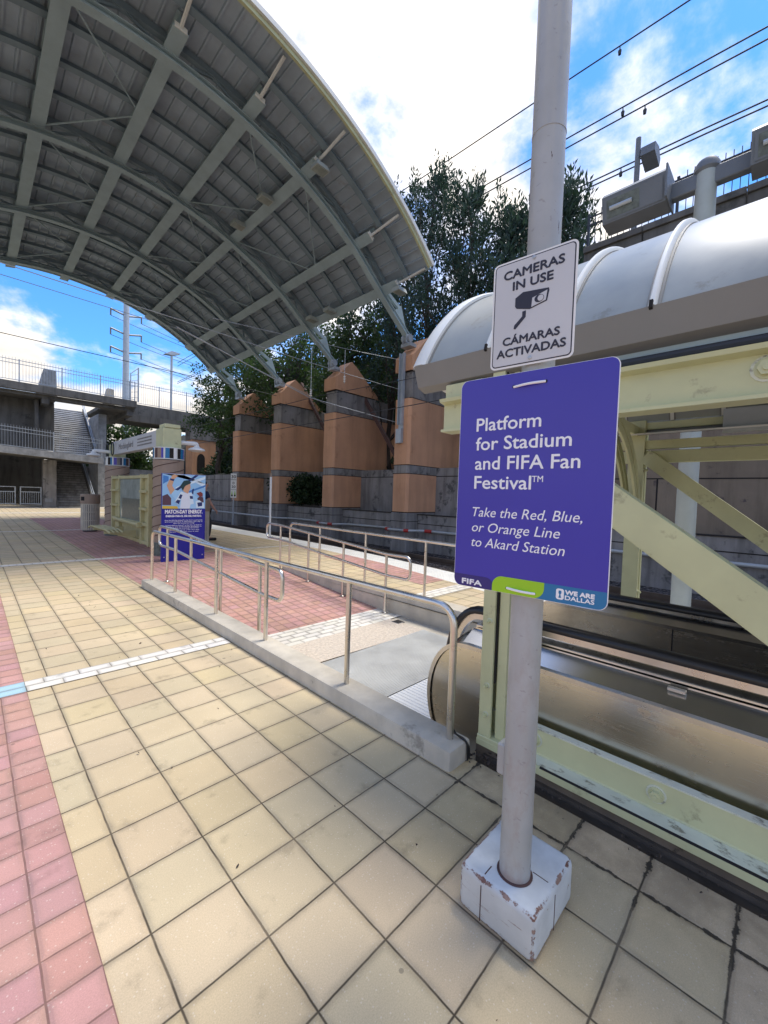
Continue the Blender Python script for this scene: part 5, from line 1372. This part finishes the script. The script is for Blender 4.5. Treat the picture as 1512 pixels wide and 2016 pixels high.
    # supports and dark recess
    t2 = thing('stair_building', 'dark concrete station structure under the footbridge, far left', 'building', (0, 42, 0))
    MB().box((-24, 36.9, 3.9), (4.22, 37.2, 7.24)).build('upper_wall', 'concrete_dark', t2)
    MB().box((-24, 42.3, 0), (4.2, 42.6, 7.0)).build('rear_wall', 'concrete_dark', t2)
    MB().box((3.50, 35.6, 0), (4.20, 36.4, 3.2)).build('support_column', 'concrete_grey', t2)
    MB().box((3.1, 36.0, 3.6), (3.3, 36.8, 7.2)).build('support_column', 'concrete_dark', t2)
    MB().box((-24, 36.5, .0), (.9, 36.8, 3.4)).build('lower_wall', 'concrete_dark', t2)
    MB().box((3.62, 35.57, 2.7), (3.95, 35.598, 2.9)).build('light_box', 'concrete_grey', t2); MB().box((3.6, 35.57, .35), (4.0, 35.598, .6)).build('notice', 'stone', t2)
    for x in (1.05, 2.35):
        f = thing('low_gate', 'low framed picket gate under the mezzanine, ' + ('left of the pair' if x < 2 else 'right of the pair, beside the column'), 'gate', (x, 36.0, 0), 'low gates under the mezzanine')
        mb = MB(); mb.box((x, 35.97, .15), (x + .06, 36.03, 1.35)); mb.box((x + 1.04, 35.97, .15), (x + 1.1, 36.03, 1.35))
        for zz in (.2, .98, 1.3): mb.box((x + .06, 35.98, zz), (x + 1.04, 36.02, zz + .05))
        mb.build('frame', 'galv', f, 0)
        mb = MB()
        for k in range(1, 9): mb.box((x + .06 + k * .11 - .01, 35.985, .25), (x + .06 + k * .11 + .01, 36.015, .98))
        mb.build('bars', 'galv', f, 0)
    w = tag(MB().box((6.75, 36.6, 0), (7.25, 40, 6.9)).build('stone_pillar', 'stone'), 'pale grey stone pillar right of the staircases', 'pillar')
    tag(MB().box((6.35, 40.2, 0), (11.5, 40.6, 3.1)).build('stone_wall', 'stone'), 'pale stone wall behind the litter bin and kiosk', 'wall')
    # brown column under the right part of the bridge with arched dark niche
    c = thing('bridge_column', 'brown column with a dark arched niche carrying the right part of the footbridge', 'column', (13.9, 36.5, 0))
    MB().box((13.45, 36.5, -.4), (15.45, 38, 5.82)).build('shaft', 'peach', c); MB().box((13.42, 36.45, 5.84), (15.5, 38.1, 6.95)).build('cap', 'concrete_grey', c)
    MB().prism([(13.85 + .33 + .33 * math.cos(R(a)), 36.48, 4.2 + .45 * math.sin(R(a))) for a in range(0, 181, 15)] + [(13.85 + .33 + .33 * math.cos(R(a)), 36.48, 3.2 + .35 * math.sin(R(a))) for a in range(180, 361, 15)], (0, .015, 0)).build('niche', 'dark', c, 0)
    MB().box((13.44, 36.47, 2.4), (15.46, 36.498, 2.7)).build('band', 'concrete_grey', c)
    c = MB().box((16.2, 37.5, -.4), (17.6, 38.2, 7.2)).build('stone_pillar', 'stone'); tag(c, 'grey stone pillar behind the farthest peach pier', 'pillar')
far_end()

# transmission pole and lamp beyond the bridge
t = thing('transmission_pole', 'tall pale blue steel transmission pole with three pairs of curved arms', 'transmission pole', (16.2, 70, -.6))
MB().tube([(16.2, 70, -.6), (16.25, 70, 31.5)], [.50, .36], 14).build('pole', 'galv', t)
for z in (26.8, 24.1, 21.5):
    for s in (-1, 1):
        MB().tube(fillet([(16.25, 70, z - .3), (16.25 + s * .9, 70, z - .1), (16.25 + s * 1.95, 70, z + .15)], .4), [.14] * 9, 8).build('arm', 'galv', t)
        MB().tube([(16.25 + s * 1.95, 70, z + .15), (16.25 + s * 1.95, 70, z - .75)], .10, 8).build('insulator', 'grey_paint', t)
for i, (z, s) in enumerate(((26.0, -1), (26.0, 1), (23.3, -1), (23.3, 1), (20.8, -1), (20.8, 1))):
    x = 16.25 + s * 1.95
    wire(['top left', 'top right', 'middle left', 'middle right', 'bottom left', 'bottom right'][i] + ' conductor wire hung from the transmission pole', [(x, 70, z), (x + 30, 82, z + 1.5)], .035, 'wire', 'conductors of the transmission pole', .8)
t = thing('bridge_lamp', 'pale lamp post with a flat double head standing on the footbridge', 'street lamp', (13.15, 41, 7.6))
MB().tube([(13.15, 41, 7.6), (13.15, 41, 13.85)], .10, 10).build('pole', 'galv', t)
MB().prism([(12.5, 40.85, 13.75), (13.1, 40.85, 14.15), (13.35, 40.85, 14.15), (13.9, 40.85, 14.1), (13.3, 40.85, 13.8)], (0, .45, 0)).build('lamp_head', 'galv', t, 0)

# ================================================================== VEGETATION
def leaf_cloud(centres, radii, n, size, up=.5, asp=2.2):
    """n leaf sprays per cluster, as small bent quads spread in ellipsoids, pointing out and up"""
    C = np.repeat(np.asarray(centres), n, axis=0); Rr = np.repeat(np.asarray(radii), n, axis=0); k = len(C)
    d = nrng.normal(size=(k, 3)); d /= np.linalg.norm(d, axis=1)[:, None]
    rad = nrng.random(k) ** .45
    P = C + d * Rr * rad[:, None]
    ax = d * .7 + np.array([0, 0, up]) + nrng.normal(size=(k, 3)) * .45; ax /= np.linalg.norm(ax, axis=1)[:, None]
    sd_ = np.cross(ax, nrng.normal(size=(k, 3))); sd_ /= np.linalg.norm(sd_, axis=1)[:, None] + 1e-9
    s = size * (.55 + .9 * nrng.random(k))[:, None]; w = s / asp
    V = np.stack([P - sd_ * w * .35, P + ax * s * .5 - sd_ * w * .5, P + ax * s, P + ax * s * .45 + sd_ * w * .5], axis=1).reshape(-1, 3)
    F = np.arange(k * 4).reshape(-1, 4)
    return V, F
def limb(mb, p0, p1, r0, r1, wob=.25, n=5):
    pts = []; rs = []
    for i in range(n + 1):
        f = i / n; q = Vector(p0).lerp(Vector(p1), f)
        if 0 < i < n: q += Vector((rng.uniform(-wob, wob), rng.uniform(-wob, wob), rng.uniform(-wob, wob) * .5))
        pts.append(q); rs.append(r0 + (r1 - r0) * f)
    mb.tube(pts, rs, 7); return pts
def juniper(x, y, zb, h, w, label, seed, n=46):
    rng.seed(seed)
    t = thing('juniper_tree', label, 'tree', (x, y, zb), 'evergreens above the piers')
    tr = MB(); trunk = limb(tr, (x, y, zb - 1.1), (x + rng.uniform(-.4, .4), y + rng.uniform(-.3, .3), zb + h * .93), .20, .03, .18, 8)
    cen, rad = [], []
    tips = 5
    for i in range(n):
        f = .10 + .88 * (i / n) ** .9; a = i * 2.4 + rng.uniform(-.5, .5)
        prof = w * (math.sin(min(1, f * 1.9 + .12) * math.pi / 2)) * (1 - max(0, f - .45) / .6) ** .8
        r = prof * rng.uniform(.45, 1.15); z = zb + h * f
        b = trunk[min(len(trunk) - 1, int(f * (len(trunk) - 1) * .85))]
        tip = Vector((x + r * math.cos(a), y + r * math.sin(a), z + r * .30))
        limb(tr, (b.x, b.y, min(b.z, z)), tip, .05 * (1.2 - f), .012, .15, 3)
        cr = rng.uniform(.55, .9) * (1.15 - f * .55)
        for q in (tip, tip.lerp(Vector((x, y, z)), .40)):
            cen.append(tuple(q)); rad.append((cr * .75, cr * .75, cr * 1.05))
        if rng.random() < .7:   # upright wisps on the outline
            cen.append((tip.x + rng.uniform(-.2, .2), tip.y + rng.uniform(-.2, .2), tip.z + cr * 1.05)); rad.append((.22, .22, .75))
    cen.append((x, y, zb + h)); rad.append((.3, .3, 1.0))
    tr.build('trunk', 'bark', t)
    V, F = leaf_cloud(cen, rad, 92, .19, .9, 3.2)
    fastmesh('crown', V, F, 'juniper', t)
junip = [(14.0, 13.6, 3.6, 11.6, 2.6, 'tall evergreen rising beside the near edge of the arched roof'),
         (14.2, 11.5, 3.6, 11.8, 2.5, 'tallest thin topped evergreen, second from the arched roof'),
         (14.0, 9.5, 3.4, 10.2, 2.6, 'wide dark evergreen in the middle of the row, above the nearest pier'),
         (14.3, 7.7, 3.4, 8.7, 2.3, 'dark evergreen behind the signs, left of the white pole'),
         (14.0, 5.7, 3.4, 8.4, 1.9, 'evergreen showing to the right of the white pole')]
for i, a in enumerate(junip): juniper(*a, seed=30 + i)

def loose_tree(x, y, zb, h, w, label, seed, leaves=75, ncl=34, size=.17):
    rng.seed(seed)
    t = thing('leafy_tree', label, 'tree', (x, y, zb), 'leafy trees behind the piers')
    tr = MB(); trunk = limb(tr, (x, y, zb - 1.2), (x + rng.uniform(-.8, .4), y + rng.uniform(-.6, .6), zb + h * .6), .22, .10, .25, 6)
    cen, rad = [], []
    for i in range(ncl):
        a = rng.uniform(0, 2 * math.pi); f = rng.uniform(.25, 1.0); r = w * math.sin(math.pi * (.18 + .75 * f)) * rng.uniform(.5, 1.05)
        tip = Vector((x + r * math.cos(a), y + r * math.sin(a), zb + h * f)); b = trunk[rng.randrange(2, len(trunk))]
        pts = limb(tr, b, tip, .055, .012, .3, 4)
        for q in pts[2:]:
            cen.append((q.x, q.y, q.z)); c = rng.uniform(.35, .75); rad.append((c, c, c * .7))
    tr.build('trunk', 'bark', t)
    V, F = leaf_cloud(cen, rad, leaves, size, .1, 1.7)
    fastmesh('crown', V, F, 'leaves', t)
lt = [(13.6, 15.8, 3.4, 8.2, 3.0, 'leafy tree between the second pier and the arched roof edge'),
      (12.9, 20.3, 3.4, 8.4, 2.9, 'leafy tree seen under the roof above the third pier'),
      (12.8, 24.6, 3.4, 7.8, 2.9, 'leafy tree seen under the roof above the fourth pier'),
      (14.2, 27.6, 4.0, 8.6, 3.0, 'leafy tree just beyond the row of piers'),
      (13.8, 31.8, 3.6, 8.8, 2.8, 'leafy tree hanging over the right end of the footbridge'),
      (17.8, 17.5, 6.5, 7.5, 3.2, 'tree farther up the slope behind the second and third piers'),
      (17.8, 24.5, 6.5, 7.0, 3.2, 'tree farther up the slope behind the fourth pier')]
for i, a in enumerate(lt): loose_tree(*a, seed=60 + i)
for i, (x, y, l) in enumerate(((9.4, 46, 'green tree seen through the gap behind the kiosk beam, left'), (12.2, 47.5, 'green tree seen through the gap behind the kiosk beam, right'))):
    loose_tree(x, y, -.4, 8.5, 3.0, l, 90 + i, 60, 34, .3)
# hanging bush on the wall between the piers
def bush(c, r, n, label):
    t = tag(bpy.data.objects.new('ivy_bush', None), label, 'bush'); col.objects.link(t); t.location = c
    cen = [(c[0] + rng.uniform(-.6, .6) * r[0], c[1] + rng.uniform(-.8, .8) * r[1], c[2] + rng.uniform(-.7, .7) * r[2]) for _ in range(40)]
    V, F = leaf_cloud(cen, [(.45, .45, .4)] * 40, n, .14, .2, 1.5); fastmesh('foliage', V, F, 'ivy', t)
    MB().tube([(c[0] + .2, c[1], c[2] - r[2] * .8), (c[0], c[1], c[2] + r[2] * .5)], [.06, .02], 6).build('stem', 'bark', t)
bush((11.75, 17.15, 1.72), (.4, 1.25, .60), 130, 'dark rounded bush between the second and third peach piers')
bush((11.9, 19.6, 1.9), (.35, .6, .5), 60, 'small dark bush between the third and fourth peach piers')
# ground cover on the embankment
xs = nrng.uniform(14.2, 19, 1500); yy = nrng.uniform(5.3, 36, 1500)
zz = np.interp(xs, [12.5, 14.3, 15.2, 16.8, 18.6], [2.6, 2.85, 3.7, 6.3, 8.1])
V, F = leaf_cloud(np.stack([xs, yy, zz], 1), [(.6, .6, .35)] * 1500, 22, .26, .6, 1.6)
tag(fastmesh('slope_ground_cover', V, F, 'ivy'), kind='stuff')
# fallen debris and small weeds at the base of the escalator frame
V, F = leaf_cloud(np.stack([nrng.uniform(2.0, 2.15, 16), nrng.uniform(1.12, 1.36, 16), np.full(16, .015)], 1), [(.05, .05, .012)] * 16, 5, .022, .0, 1.8)
k = 46
V2, F2 = leaf_cloud(np.stack([nrng.uniform(.4, 1.8, k), nrng.uniform(.4, 7, k), np.full(k, .006)], 1), [(.01, .01, .003)] * k, 1, .020, .0, 1.8)
V3, F3 = leaf_cloud(np.stack([nrng.uniform(2.0, 2.1, 26), nrng.uniform(-.6, 1.1, 26), np.full(26, .006)], 1), [(.02, .03, .004)] * 26, 2, .018, .0, 2.2)
F = np.concatenate([F, F2 + len(V), F3 + len(V) + len(V2)]); V = np.concatenate([V, V2, V3])
tag(fastmesh('leaf_litter', V, F, 'bark'), kind='stuff')
